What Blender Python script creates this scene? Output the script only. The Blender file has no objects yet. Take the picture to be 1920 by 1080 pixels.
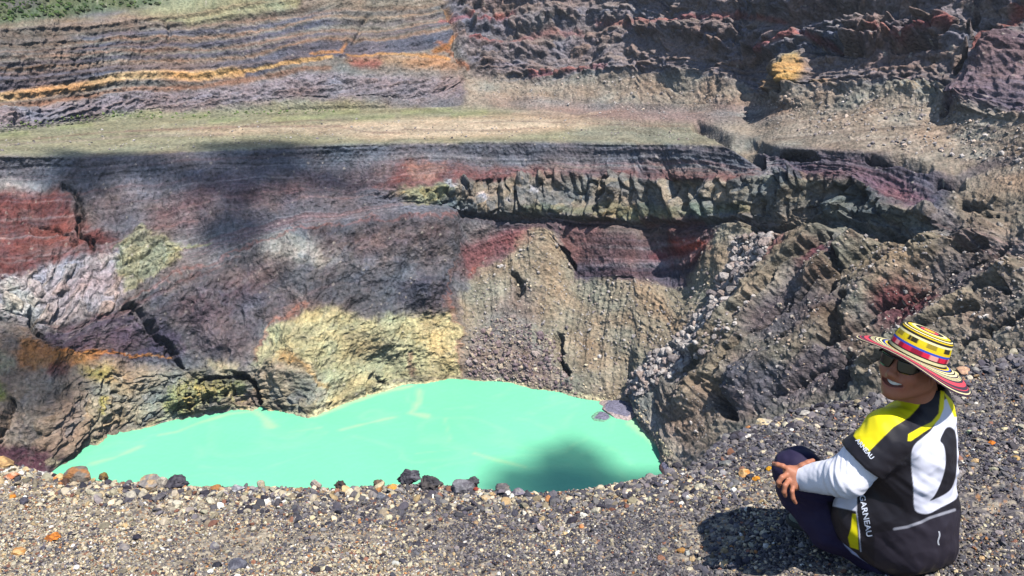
import bpy, math, random
import numpy as np
from mathutils import Vector, Matrix
from mathutils.bvhtree import BVHTree

C = bpy.context.scene.collection
R = math.radians
SRAND = np.random.RandomState

# ---------------------------------------------------------------- camera, sky, sun, exposure
FPX, PITCH = 1600.0, R(20)
CP, SP = math.cos(PITCH), math.sin(PITCH)
cam_d = bpy.data.cameras.new('camera'); cam = bpy.data.objects.new('camera', cam_d); C.objects.link(cam)
cam_d.sensor_width = 36; cam_d.lens = 36 * FPX / 1920; cam_d.clip_start = 0.05; cam_d.clip_end = 6000
cam.location = (0, 0, 0); cam.rotation_euler = (R(90) - PITCH, 0, 0)
bpy.context.scene.camera = cam

SUN = Vector((0.31, -0.45, 1.0)).normalized()          # towards the sun
sun_el = math.asin(SUN.z); sun_az = math.atan2(SUN.x, SUN.y)
w = bpy.data.worlds.new('World'); bpy.context.scene.world = w; w.use_nodes = True
nt = w.node_tree; nt.nodes.clear()
sky = nt.nodes.new('ShaderNodeTexSky'); sky.sky_type = 'NISHITA'; sky.sun_disc = False
sky.sun_elevation = sun_el; sky.sun_rotation = sun_az; sky.altitude = 2200
bg = nt.nodes.new('ShaderNodeBackground'); bg.inputs['Strength'].default_value = 0.12
wo = nt.nodes.new('ShaderNodeOutputWorld')
nt.links.new(sky.outputs[0], bg.inputs[0]); nt.links.new(bg.outputs[0], wo.inputs[0])
sl = bpy.data.lights.new('sun', 'SUN'); so = bpy.data.objects.new('sun', sl); C.objects.link(so)
sl.energy = 4.6; sl.angle = R(0.5); sl.color = (1.0, 0.955, 0.89)
so.rotation_euler = SUN.to_track_quat('Z', 'Y').to_euler()
vs = bpy.context.scene.view_settings
bpy.context.scene.cycles.diffuse_bounces = 0; bpy.context.scene.cycles.max_bounces = 8
vs.view_transform = 'Standard'; vs.look = 'None'; vs.exposure = 0.46; vs.gamma = 1

# ---------------------------------------------------------------- helpers
def dirs(px, py):
    X = (np.asarray(px, float) - 960) / FPX; Y = -(np.asarray(py, float) - 540) / FPX
    X, Y = np.broadcast_arrays(X, Y)
    return np.stack([X, SP * Y + CP, CP * Y - SP], -1)
def at(px, py, d):                                   # surveyed direction + distance -> point
    return dirs(px, py) * d
def lin(c):
    c = np.asarray(c, float) / 255.0
    return np.where(c <= 0.04045, c / 12.92, ((c + 0.055) / 1.055) ** 2.4)

_perm = SRAND(5).permutation(4096).astype(np.int32)
_gr = SRAND(6).rand(4096).astype(np.float32) * 2 * math.pi
_gx, _gy = np.cos(_gr), np.sin(_gr)
_hv = SRAND(7).rand(4096).astype(np.float32)
_hw = SRAND(8).rand(4096).astype(np.float32)
def _h(ix, iy, s=0):
    return _perm[(_perm[(ix + s * 131) & 4095] + iy) & 4095]
def perlin(x, y, s=0):
    x = np.asarray(x, np.float32); y = np.asarray(y, np.float32)
    ix = np.floor(x).astype(np.int32); iy = np.floor(y).astype(np.int32)
    fx = x - ix; fy = y - iy
    u = fx * fx * fx * (fx * (fx * 6 - 15) + 10); v = fy * fy * fy * (fy * (fy * 6 - 15) + 10)
    def g(dx, dy):
        h = _h(ix + dx, iy + dy, s)
        return _gx[h] * (fx - dx) + _gy[h] * (fy - dy)
    a = g(0, 0); b = g(1, 0); c = g(0, 1); d = g(1, 1)
    return 1.5 * ((a + (b - a) * u) * (1 - v) + (c + (d - c) * u) * v)
def fbm(x, y, o=4, s=0, gain=0.5):
    t = 0; a = 1.0
    for k in range(o):
        t = t + a * perlin(x * 2 ** k, y * 2 ** k, s + k * 3); a *= gain
    return t
def ridged(x, y, o=4, s=0, gain=0.5):
    t = 0; a = 1.0
    for k in range(o):
        t = t + a * (1 - 2 * np.abs(perlin(x * 2 ** k, y * 2 ** k, s + k * 3))); a *= gain
    return t
def worley(x, y, s=0):                               # F1, F2-F1 and the cell's random value
    x = np.asarray(x, np.float32); y = np.asarray(y, np.float32)
    ix = np.floor(x).astype(np.int32); iy = np.floor(y).astype(np.int32)
    f1 = np.full(x.shape, 9, np.float32); f2 = f1.copy(); cid = np.zeros(x.shape, np.float32)
    for dx in (-1, 0, 1):
        for dy in (-1, 0, 1):
            h = _h(ix + dx, iy + dy, s)
            d = np.hypot(ix + dx + _hv[h] - x, iy + dy + _hw[h] - y)
            n = d < f1
            f2 = np.where(n, f1, np.minimum(f2, d)); cid = np.where(n, _hv[(h * 7 + 3) & 4095], cid); f1 = np.where(n, d, f1)
    return f1, f2 - f1, cid

def mesh_np(name, V, F, mat=None, col=None, smooth=True, parent=None, origin=None):
    V = np.asarray(V, np.float32).reshape(-1, 3); F = np.asarray(F, np.int32)
    if origin is not None: V = V - np.asarray(origin, np.float32)
    me = bpy.data.meshes.new(name)
    me.vertices.add(len(V)); me.vertices.foreach_set('co', V.ravel())
    k = F.shape[1]
    me.loops.add(F.size); me.loops.foreach_set('vertex_index', F.ravel())
    me.polygons.add(len(F)); me.polygons.foreach_set('loop_start', np.arange(0, F.size, k, dtype=np.int32))
    me.update(calc_edges=True); me.validate()
    if col is not None:
        a = me.color_attributes.new('col', 'FLOAT_COLOR', 'POINT')
        c = np.ones((len(V), 4), np.float32); c[:, :3] = col
        a.data.foreach_set('color', c.ravel())
    me.polygons.foreach_set('use_smooth', np.full(len(me.polygons), smooth))
    if mat: me.materials.append(mat)
    o = bpy.data.objects.new(name, me); C.objects.link(o)
    if origin is not None: o.location = tuple(float(q) for q in origin)
    if parent is not None:
        o.parent = parent
        if origin is not None: o.location = tuple(float(a - b) for a, b in zip(origin, parent.location))
    return o
def tag(o, label=None, cat=None, group=None, kind=None):
    if label: o['label'] = label
    if cat: o['category'] = cat
    if group: o['group'] = group
    if kind: o['kind'] = kind
    return o
def grid_faces(nr, nc):
    i = np.arange(nr * nc).reshape(nr, nc)
    return np.stack([i[:-1, :-1], i[:-1, 1:], i[1:, 1:], i[1:, :-1]], -1).reshape(-1, 4)

def mat_vc(name, rough=0.9, spec=0.25, noise=None, bump=0.0, bscale=1.0, var=0.25, coat=0.0):
    m = bpy.data.materials.new(name); m.use_nodes = True; n = m.node_tree; b = n.nodes['Principled BSDF']
    b.inputs['Roughness'].default_value = rough; b.inputs['Specular IOR Level'].default_value = spec
    a = n.nodes.new('ShaderNodeVertexColor'); a.layer_name = 'col'
    out = a.outputs['Color']
    if noise:
        tc = n.nodes.new('ShaderNodeTexCoord')
        t = n.nodes.new('ShaderNodeTexNoise'); t.inputs['Scale'].default_value = noise; t.inputs['Detail'].default_value = 6; t.inputs['Roughness'].default_value = 0.65
        n.links.new(tc.outputs['Object'], t.inputs['Vector'])
        mr = n.nodes.new('ShaderNodeMapRange'); mr.inputs[1].default_value = 0.3; mr.inputs[2].default_value = 0.7
        mr.inputs[3].default_value = 1 - var; mr.inputs[4].default_value = 1 + var
        n.links.new(t.outputs[0], mr.inputs[0])
        mx = n.nodes.new('ShaderNodeMix'); mx.data_type = 'RGBA'; mx.blend_type = 'MULTIPLY'; mx.inputs[0].default_value = 1
        n.links.new(out, mx.inputs[6]); n.links.new(mr.outputs[0], mx.inputs[7]); out = mx.outputs[2]
        if bump:
            t2 = n.nodes.new('ShaderNodeTexNoise'); t2.inputs['Scale'].default_value = noise * bscale; t2.inputs['Detail'].default_value = 5
            n.links.new(tc.outputs['Object'], t2.inputs['Vector'])
            bm = n.nodes.new('ShaderNodeBump'); bm.inputs['Strength'].default_value = 1; bm.inputs['Distance'].default_value = bump
            n.links.new(t2.outputs[0], bm.inputs['Height']); n.links.new(bm.outputs[0], b.inputs['Normal'])
    n.links.new(out, b.inputs['Base Color'])
    return m
def mat_plain(name, rgb, rough=0.6, spec=0.4, noise=0, bump=0.0, metal=0.0):
    m = bpy.data.materials.new(name); m.use_nodes = True; n = m.node_tree; b = n.nodes['Principled BSDF']
    c = [float(q) for q in lin(rgb)]
    b.inputs['Base Color'].default_value = (*c, 1); b.inputs['Roughness'].default_value = rough
    b.inputs['Specular IOR Level'].default_value = spec; b.inputs['Metallic'].default_value = metal
    if noise:
        tc = n.nodes.new('ShaderNodeTexCoord'); t = n.nodes.new('ShaderNodeTexNoise'); t.inputs['Scale'].default_value = noise; t.inputs['Detail'].default_value = 5
        n.links.new(tc.outputs['Object'], t.inputs['Vector'])
        mr = n.nodes.new('ShaderNodeMapRange'); mr.inputs[3].default_value = .8; mr.inputs[4].default_value = 1.2
        n.links.new(t.outputs[0], mr.inputs[0])
        mx = n.nodes.new('ShaderNodeMix'); mx.data_type = 'RGBA'; mx.blend_type = 'MULTIPLY'; mx.inputs[0].default_value = 1
        mx.inputs[6].default_value = (*c, 1); n.links.new(mr.outputs[0], mx.inputs[7]); n.links.new(mx.outputs[2], b.inputs['Base Color'])
        if bump:
            bm = n.nodes.new('ShaderNodeBump'); bm.inputs['Distance'].default_value = bump
            n.links.new(t.outputs[0], bm.inputs['Height']); n.links.new(bm.outputs[0], b.inputs['Normal'])
    return m

# ---------------------------------------------------------------- crater terrain: survey lines lofted into one surface
# every line: (px, py, slope in degrees climbed from the line before)
LAKE_Z = -150.0
SHORE = [(-700,905),(0,905),(90,893),(104,878),(150,838),(220,817),(330,782),(440,766),(490,766),(545,773),(588,779),(640,756),(700,736),(760,721),(850,712),(960,716),(1010,730),(1080,745),(1150,757),(1188,758),(1196,797),(1215,812),(1240,836),(1248,866),(1258,889),(1300,925),(1400,960),(1600,965),(1920,970),(2620,1000)]
LINES = [
 ('apron', [(-700,670,55),(0,655,55),(130,645,56),(230,680,58),(330,690,62),(430,690,66),(500,665,62),(560,640,55),(620,600,55),(700,600,58),(760,585,58),(850,580,58),(880,600,42),(1000,590,37),(1100,610,36),(1280,620,36),(1400,620,36),(1600,640,38),(1920,700,38),(2620,780,38)]),
 ('stripe', [(-700,540,62),(0,580,62),(130,610,62),(230,572,62),(350,512,58),(450,468,55),(560,432,55),(700,416,56),(840,410,58),(880,505,48),(940,470,38),(1020,440,36),(1080,522,36),(1280,520,36),(1320,470,37),(1400,425,37),(1500,412,37),(1600,440,37),(1700,480,38),(1920,540,36),(2620,600,36)]),
 ('cliff_foot', [(-700,500,55),(0,530,55),(100,508,45),(230,468,45),(330,468,40),(450,432,38),(560,400,36),(700,388,36),(780,383,34),(870,400,40),(1000,406,66),(1100,409,66),(1200,416,68),(1300,410,66),(1400,402,50),(1500,396,38),(1560,384,38),(1650,405,38),(1740,445,38),(1920,490,34),(2620,560,34)]),
 ('cliff_top', [(-700,420,42),(0,420,42),(200,410,44),(400,372,46),(600,345,48),(740,352,56),(850,343,70),(900,335,70),(1060,330,72),(1200,333,72),(1400,334,72),(1500,338,74),(1600,330,74),(1660,368,72),(1750,405,66),(1820,440,40),(1920,455,33),(2620,520,33)]),
 ('ash_foot', [(-700,340,52),(0,338,52),(200,334,54),(400,322,50),(600,310,46),(800,304,42),(1000,308,42),(1200,301,42),(1320,305,42),(1400,318,42),(1440,304,40),(1560,310,40),(1640,320,36),(1740,362,34),(1820,395,34),(1920,410,33),(2620,470,33)]),
 ('rim', [(-700,302,70),(0,291,70),(120,292,70),(180,297,66),(330,286,66),(500,275,64),(700,268,62),(900,264,60),(1000,266,60),(1200,270,60),(1300,269,60),(1370,276,58),(1412,298,50),(1430,288,40),(1460,276,44),(1560,281,50),(1640,288,40),(1730,312,34),(1800,350,28),(1860,368,28),(1920,372,30),(2620,430,33)]),
 ('plateau', [(-700,270,1),(0,266,1),(500,250,1),(960,241,.6),(1300,239,1),(1400,240,4),(1600,244,12),(1800,262,22),(1920,290,30),(2620,320,33)]),
 ('scree_foot', [(-700,258,2),(0,250,2),(200,228,1.5),(300,218,1.5),(560,210,1),(720,206,1),(900,204,1),(1100,206,2),(1300,206,8),(1500,210,14),(1700,218,20),(1920,240,30),(2620,250,33)]),
 ('scree_top', [(-700,252,30),(0,242,30),(200,217,28),(300,205,26),(560,193,24),(720,190,24),(830,178,26),(880,152,28),(930,142,28),(1010,147,28),(1200,132,28),(1330,134,28),(1420,160,28),(1450,178,28),(1540,160,28),(1640,158,28),(1740,160,28),(1800,200,30),(1920,190,32),(2620,180,33)]),
 ('bench', [(-700,200,44),(0,195,44),(300,168,46),(600,150,46),(800,128,50),(870,98,50),(1000,92,48),(1200,70,47),(1450,95,52),(1700,85,52),(1775,90,52),(1830,120,36),(1920,110,34),(2620,60,33)]),
 ('top', [(-700,50,60),(0,48,60),(200,40,60),(330,20,60),(420,4,58),(600,-14,54),(850,-30,46),(1200,-30,45),(1775,-30,47),(1850,-20,40),(1920,0,36),(2620,-40,33)]),
 ('sky_line', [(-700,-60,30),(420,-90,30),(1200,-120,45),(1775,-120,45),(1920,-120,34),(2620,-150,33)]),
]
def gauss(a, s):
    n = int(s * 3); k = np.exp(-0.5 * (np.arange(-n, n + 1) / s) ** 2); k /= k.sum()
    return np.convolve(np.pad(a, n, mode='edge'), k, mode='valid')
STEP = 1.35
cols = np.concatenate([np.arange(-700, -60, 16), np.arange(-60, 1980, STEP), np.arange(1980, 2620, 16)])
xf = np.arange(-760, 2680, 4.0)
def line_at(pts, k, s):
    a = np.array(pts, float)
    v = np.interp(xf, a[:, 0], a[:, k])
    return np.interp(cols, xf, gauss(v, s))
pyc = [line_at(SHORE, 1, 0.8)]
D0 = dirs(cols, pyc[0]); hyp = np.hypot(D0[:, 0], D0[:, 1]); tanv = -D0[:, 2] / hyp
rc = [-LAKE_Z / tanv]; 
# the right wall leaves the lake and climbs towards the camera
liftw = np.clip((cols - 1290) / 630, 0, 1.6)
zc = [LAKE_Z + 42 * liftw]; rc[0] = -zc[0] / tanv
for name, pts in LINES:
    py = line_at(pts, 1, 2.0); sl_ = np.tan(np.radians(line_at(pts, 2, 4.0)))
    D = dirs(cols, py); hy = np.hypot(D[:, 0], D[:, 1]); t = -D[:, 2] / hy
    r = (sl_ * rc[-1] - zc[-1]) / (sl_ + t)
    sg = {'apron': 16, 'stripe': 24, 'cliff_foot': 16, 'cliff_top': 8}.get(name, 2)
    r = np.interp(cols, xf, gauss(np.interp(xf, cols, r), sg))
    pyc.append(py); rc.append(r); zc.append(-t * r)
pyc = np.array(pyc); rc = np.array(rc); zc = np.array(zc)
# lake bed rows in front of the shore
nl = len(pyc)
RPY, RR = [], []
for f in (0.0, 0.5):
    RPY.append(pyc[0] + 26 * (1 - f)); RR.append(None)
rows_py, rows_d = [], []
def hor(px, py):
    D = dirs(px, py); return np.hypot(D[:, 0], D[:, 1])
dep = rc / np.array([hor(cols, p) for p in pyc])         # distance factor along the sight line
# bed rows
Pbed = []
for dz, dr in ((-9, -26), (-4, -9)):
    P = dirs(cols, pyc[0]) * dep[0][:, None]
    h = np.hypot(P[:, 0], P[:, 1]); P[:, 0] *= (h + dr) / h; P[:, 1] *= (h + dr) / h; P[:, 2] += dz
    Pbed.append(P)
Vr, Vpy, Vk = [], [], []
for i in range(nl - 1):
    n = max(6, int(np.percentile(np.abs(pyc[i][(cols > 0) & (cols < 1920)] - pyc[i + 1][(cols > 0) & (cols < 1920)]), 75) / STEP))
    if i == nl - 2: n = 14
    for j in range(n + (1 if i == nl - 2 else 0)):
        f = j / n
        py = pyc[i] * (1 - f) + pyc[i + 1] * f
        P = (dirs(cols, pyc[i]) * dep[i][:, None]) * (1 - f) + (dirs(cols, pyc[i + 1]) * dep[i + 1][:, None]) * f
        Vr.append(P); Vpy.append(py); Vk.append(np.full(len(cols), i + f))
Vr = np.array(Vr); Vpy = np.array(Vpy); Vk = np.array(Vk)
NR, NC = Vpy.shape
PX = np.broadcast_to(cols, (NR, NC))
# soften creases along the columns
for _ in range(3):
    Vr[1:-1] = 0.25 * Vr[:-2] + 0.5 * Vr[1:-1] + 0.25 * Vr[2:]
depth = (Vr[..., 1] * CP - Vr[..., 2] * SP)
S = PX * 0.0; sx = np.gradient(PX, axis=1) * depth / FPX; S = np.cumsum(np.median(sx, axis=0))[None, :] * np.ones((NR, 1)); 
T = np.concatenate([np.zeros((1, NC)), np.cumsum(np.linalg.norm(np.diff(Vr, axis=0), axis=2), axis=0)], 0)
T = gauss(T.mean(1), 1)[:, None] * 0.25 + T * 0.75
S = S.astype(np.float32); T = T.astype(np.float32)

# ---------------------------------------------------------------- the geological map: rock colours and rock kinds, drawn as patches
MX0, MY0, MS = -300, -160, 0.5
MW, MH = int(2520 * MS), int(1180 * MS)
gxm, gym = np.meshgrid((np.arange(MW) + .5) / MS + MX0, (np.arange(MH) + .5) / MS + MY0)
gmap = np.zeros((MH, MW, 3), np.float32) + lin((116, 110, 110)).astype(np.float32)
KINDS = {k: np.zeros((MH, MW), np.float32) for k in ('column', 'block', 'rill', 'slant', 'rough', 'strata', 'carve', 'smooth', 'lump')}
def blur2(a, s):
    if s < 0.4: return a
    n = int(math.ceil(s * 2.5)); k = np.exp(-0.5 * (np.arange(-n, n + 1) / s) ** 2); k /= k.sum()
    p = np.pad(a, n, mode='edge'); o = 0
    for i, q in enumerate(k): o = o + q * p[i:i + a.shape[0], :]
    p = o; o = 0
    for i, q in enumerate(k): o = o + q * p[:, i:i + a.shape[1]]
    return o
def poly_mask(pts, soft):
    P = np.array(pts, float); m = 3 * soft + 4
    x0 = max(0, int((P[:, 0].min() - m - MX0) * MS)); x1 = min(MW, int((P[:, 0].max() + m - MX0) * MS) + 2)
    y0 = max(0, int((P[:, 1].min() - m - MY0) * MS)); y1 = min(MH, int((P[:, 1].max() + m - MY0) * MS) + 2)
    X = gxm[y0:y1, x0:x1]; Y = gym[y0:y1, x0:x1]; ins = np.zeros(X.shape, bool)
    for (ax, ay), (bx, by) in zip(P, np.roll(P, -1, 0)):
        if ay == by: continue
        ins ^= ((ay > Y) != (by > Y)) & (X < (bx - ax) * (Y - ay) / (by - ay) + ax)
    return (slice(y0, y1), slice(x0, x1)), blur2(ins.astype(np.float32), soft * MS)
def line_mask(pts, wd, soft):
    P = np.array(pts, float); m = wd.max() + 3 * soft + 4 if hasattr(wd, 'max') else wd + 3 * soft + 4
    x0 = max(0, int((P[:, 0].min() - m - MX0) * MS)); x1 = min(MW, int((P[:, 0].max() + m - MX0) * MS) + 2)
    y0 = max(0, int((P[:, 1].min() - m - MY0) * MS)); y1 = min(MH, int((P[:, 1].max() + m - MY0) * MS) + 2)
    X = gxm[y0:y1, x0:x1]; Y = gym[y0:y1, x0:x1]; d = np.full(X.shape, 1e9)
    for (ax, ay), (bx, by) in zip(P[:-1], P[1:]):
        L = (bx - ax) ** 2 + (by - ay) ** 2 + 1e-9
        t = np.clip(((X - ax) * (bx - ax) + (Y - ay) * (by - ay)) / L, 0, 1)
        d = np.minimum(d, np.hypot(X - ax - t * (bx - ax), Y - ay - t * (by - ay)))
    return (slice(y0, y1), slice(x0, x1)), np.clip((wd / 2 - d) / max(soft, 1.0) + .5, 0, 1).astype(np.float32)
def dull(rgb):
    c = lin(rgb); return c * .92
def paint(rgb, pts, soft=5, a=1.0):
    s, m = poly_mask(pts, soft); m = (m * a)[..., None]; gmap[s] = gmap[s] * (1 - m) + dull(rgb) * m
def stroke(rgb, pts, wd=4, soft=2, a=1.0):
    s, m = line_mask(pts, wd, soft); m = (m * a)[..., None]; gmap[s] = gmap[s] * (1 - m) + dull(rgb) * m
def kind(k, pts, soft=8, a=1.0, wd=None):
    s, m = poly_mask(pts, soft) if wd is None else line_mask(pts, wd, soft)
    KINDS[k][s] = np.maximum(KINDS[k][s], m * a) if a > 0 else np.minimum(KINDS[k][s], m * a)
def sample(a, x, y):
    fx = np.clip((x - MX0) * MS - .5, 0, MW - 1.001); fy = np.clip((y - MY0) * MS - .5, 0, MH - 1.001)
    ix = fx.astype(np.int32); iy = fy.astype(np.int32); u = fx - ix; v = fy - iy
    if a.ndim == 3: u = u[..., None]; v = v[..., None]
    return ((a[iy, ix] * (1 - u) + a[iy, ix + 1] * u) * (1 - v) + (a[iy + 1, ix] * (1 - u) + a[iy + 1, ix + 1] * u) * v).astype(np.float32)
# far left wall
paint((126,119,112), [(-300,50),(0,48),(200,40),(330,20),(420,-160),(830,-160),(850,60),(870,120),(900,170),(720,192),(560,194),(300,205),(0,245),(-300,260)])
paint((136,126,130), [(-300,215),(0,203),(150,190),(300,165),(560,145),(700,148),(860,150),(890,185),(720,192),(560,196),(300,208),(0,244),(-300,262)], 6)
for y0, y1, c, wd in ((60,20,(120,106,96),12),(75,35,(86,86,100),9),(84,42,(146,114,94),4),(96,52,(84,84,100),10),(106,66,(138,108,92),4),(118,74,(88,84,96),8),(126,84,(142,112,92),4),(140,96,(82,84,100),18),(158,112,(86,84,98),16)):
    p = [(-300, y0 + 14), (0, y0 + 6), (160, y0 - 2), (330, y0 - 16), (480, y0 - 24), (600, y1 - 8), (740, y1 - 14), (840, y1 - 30)]
    stroke(c, p, wd, 4, .8)
paint((108,100,92), [(0,50),(130,45),(150,90),(90,110),(0,120),(-300,130),(-300,55)], 10, .8)
stroke((196,160,116), [(-300,196),(0,182),(100,168),(170,158),(230,148),(330,138),(450,133)], 17, 7, .9)
stroke((196,156,104), [(330,138),(450,130),(560,122),(620,112)], 7, 2, .9)
stroke((140,108,90), [(-300,214),(0,197),(120,188),(230,172),(330,160),(450,148),(620,134)], 9, 4, .85)
stroke((180,132,86), [(590,104),(640,100),(655,80)], 6, 3, .8)
stroke((184,138,90), [(650,104),(720,104),(800,108),(840,116)], 5, 3, .9)
paint((186,134,84), [(650,108),(820,110),(860,130),(800,132),(650,122)], 6, .55)
paint((142,76,74), [(655,110),(712,112),(712,130),(655,126)], 4, .7)
stroke((176,120,72), [(838,10),(856,60),(838,95),(815,100)], 9, 5, .9)
stroke((176,110,70), [(818,84),(850,110),(872,130)], 7, 5, .6)
paint((140,130,112), [(560,-10),(700,-30),(840,-30),(850,20),(700,60),(640,50)], 14, .5)
paint((96,106,80), [(-300,-160),(330,-160),(330,2),(220,22),(120,36),(0,44),(-300,56)], 4)
paint((100,92,100), [(0,0),(60,0),(95,10),(40,20),(0,12)], 4, .7)
paint((140,140,112), [(300,6),(420,-160),(640,-160),(560,14),(450,30),(360,42),(300,38),(225,30)], 4)
stroke((128,118,102), [(0,49),(120,42),(230,35),(330,40)], 6, 2)
# far right wall
paint((128,118,120), [(830,-160),(2220,-160),(2220,40),(1920,10),(1850,90),(1770,195),(1600,162),(1430,180),(1330,134),(1200,132),(1010,147),(930,142),(880,125),(850,60)])
for p in ([(880,78),(960,72),(1040,60),(1090,62)], [(830,38),(880,40),(960,30)], [(1120,45),(1250,48),(1330,36),(1460,38)], [(1000,140),(1060,132),(1140,128)], [(1420,95),(1500,60),(1560,85)], [(1640,70),(1700,80),(1780,60)], [(1290,36),(1400,30)]):
    stroke((150,92,92), p, 9, 6, .8)
paint((205,165,98), [(1470,125),(1485,105),(1500,100),(1512,120),(1510,160),(1490,175),(1470,160)], 4)
paint((170,140,92), [(1440,130),(1470,115),(1480,170),(1445,180)], 6, .6)
paint((150,122,92), [(1530,150),(1570,150),(1565,165),(1530,165)], 4, .8)
paint((130,108,104), [(1600,60),(1700,65),(1740,100),(1700,150),(1620,140)], 16, .6)
# scree under the far wall
paint((148,136,122), [(870,150),(930,143),(1010,148),(1200,133),(1330,136),(1430,182),(1600,163),(1760,165),(1800,205),(1920,215),(2220,220),(2220,380),(1850,380),(1700,300),(1450,270),(1320,236),(1000,215),(870,205)], 5)
paint((112,98,106), [(1760,220),(1790,175),(1850,120),(1920,60),(2220,-60),(2220,210),(1920,215),(1850,215)], 6)
stroke((140,76,66), [(1920,20),(1870,70),(1840,110)], 14, 8, .7)
paint((128,98,98), [(1320,180),(1420,190),(1500,210),(1350,212)], 8, .5)
paint((122,116,120), [(900,185),(1000,182),(1200,195),(1350,205),(1500,225),(1340,232),(1100,205),(950,200)], 8, .6)
# plateau
paint((140,137,112), [(-300,270),(0,246),(300,209),(560,199),(870,200),(1300,233),(1375,274),(1200,271),(1000,267),(600,273),(330,290),(0,293),(-300,303)], 4)
paint((140,138,124), [(1050,245),(1200,230),(1310,236),(1420,262),(1560,282),(1420,300),(1360,275),(1100,268)], 8, .7)
paint((176,158,134), [(240,246),(420,236),(560,236),(700,226),(900,218),(1010,214),(1100,226),(1150,234),(1040,246),(940,256),(700,262),(560,250),(420,254)], 4)
paint((190,172,148), [(640,238),(1000,226),(1100,232),(1000,246),(700,256)], 4, .8)
paint((150,124,118), [(950,210),(1100,200),(1300,212),(1350,228),(1200,234),(1050,222)], 8, .75)
stroke((188,164,142), [(960,215),(1020,208),(1080,220),(1120,212)], 4, 3, .6)
stroke((120,92,86), [(235,246),(330,243),(480,238),(640,238)], 2.5, 1.5, .7)
for x, y, l in ((20,252,60),(140,236,60),(215,218,30),(270,214,50),(370,218,40),(640,212,60),(700,222,70),(800,208,90),(560,222,90),(880,214,60),(420,226,50)):
    stroke((140,150,100), [(x - l / 2, y + 3), (x + l / 2, y - 2)], 9, 8, .4)
for p in ([(700,250),(760,243),(900,246),(1010,240)], [(640,240),(690,248),(760,250)], [(880,232),(960,228),(1080,232)], [(1100,232),(1180,236),(1300,238)], [(60,262),(180,250),(300,244)], [(470,236),(560,228),(640,226)]):
    stroke((128,108,96), p, 2.2, 1.5, .75)
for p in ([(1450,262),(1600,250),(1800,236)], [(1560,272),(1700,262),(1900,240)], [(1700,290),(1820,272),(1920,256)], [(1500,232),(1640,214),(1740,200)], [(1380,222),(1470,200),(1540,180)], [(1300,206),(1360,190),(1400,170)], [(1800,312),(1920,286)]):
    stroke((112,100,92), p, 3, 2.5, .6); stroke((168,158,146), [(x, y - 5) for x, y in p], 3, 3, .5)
stroke((150,132,122), [(0,272),(150,264),(240,256),(420,252)], 4, 3, .5)
paint((152,150,128), [(0,280),(200,285),(330,280),(560,266),(400,262),(150,272)], 6, .5)
# inner wall, grey ash beds under the rim
paint((98,98,106), [(-300,302),(0,292),(180,297),(330,287),(600,273),(1000,267),(1370,275),(1418,315),(1320,306),(1200,301),(1000,313),(800,307),(600,315),(400,345),(300,390),(200,365),(0,338),(-300,338)], 3)
for f in (.25, .5, .75):
    stroke((78,80,86), [(430, 280 + 34 * f), (700, 270 + 36 * f), (1000, 268 + 40 * f), (1200, 272 + 28 * f), (1380, 282 + 26 * f)], 3, 2, .6)
    stroke((84,84,92), [(-300, 300 + 34 * f), (0, 294 + 40 * f), (210, 298 + 40 * f)], 3, 2, .6)
stroke((128,128,132), [(640,300),(800,295),(1000,302),(1200,292),(1330,298)], 5, 5, .6)
paint((172,172,172), [(-300,338),(0,338),(60,340),(100,352),(60,362),(-300,362)], 6)
paint((112,70,68), [(-300,362),(0,356),(110,352),(140,380),(190,432),(275,458),(230,482),(150,505),(60,525),(0,540),(-300,570)], 7)
paint((128,76,66), [(40,420),(120,415),(160,470),(90,495),(40,470)], 14, .7)
paint((108,101,106), [(140,352),(300,388),(430,330),(700,300),(860,312),(1000,325),(1060,332),(760,362),(720,388),(560,398),(400,445),(280,440),(190,432)], 8)
paint((120,120,130), [(200,335),(300,325),(430,318),(560,318),(430,345),(330,380),(250,385)], 10, .8)
paint((114,86,92), [(280,400),(420,345),(700,320),(720,335),(480,375),(300,430)], 14, .6)
paint((104,102,110), [(430,425),(560,385),(720,370),(860,388),(960,410),(850,408),(560,432),(460,462),(380,470)], 8, .9)
paint((122,80,78), [(740,306),(860,310),(960,318),(1060,330),(1180,322),(1410,322),(1412,338),(1240,334),(1060,338),(840,348),(760,356),(700,352)], 6)
paint((172,128,110), [(755,308),(800,305),(830,312),(800,340),(768,335)], 6, .7)
stroke((106,92,96), [(1060,330),(1140,316),(1200,310),(1260,322)], 12, 8, .7)
# columnar cliff
paint((134,129,121), [(740,362),(850,345),(900,337),(1060,332),(1410,336),(1450,320),(1600,332),(1665,372),(1745,405),(1745,445),(1600,402),(1420,402),(1270,417),(1100,410),(930,402),(800,384),(740,380)], 3)
paint((156,152,116), [(728,362),(830,346),(838,382),(760,384)], 5)
for x, y in ((905,362),(963,376),(1135,340),(835,345),(1010,352)):
    stroke((186,182,184), [(x - 5, y), (x + 6, y + 5)], 8, 3, .9)
paint((104,106,102), [(1412,330),(1600,332),(1665,372),(1745,405),(1745,445),(1600,402),(1412,405)], 8, .8)  # shade on the cliff's turned-away right part, painted into the rock colour
stroke((150,144,112), [(1130,404),(1200,404),(1260,410)], 8, 6, .8)
stroke((108,114,90), [(1000,395),(1150,390),(1280,402),(1400,385)], 18, 8, .6)
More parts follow.
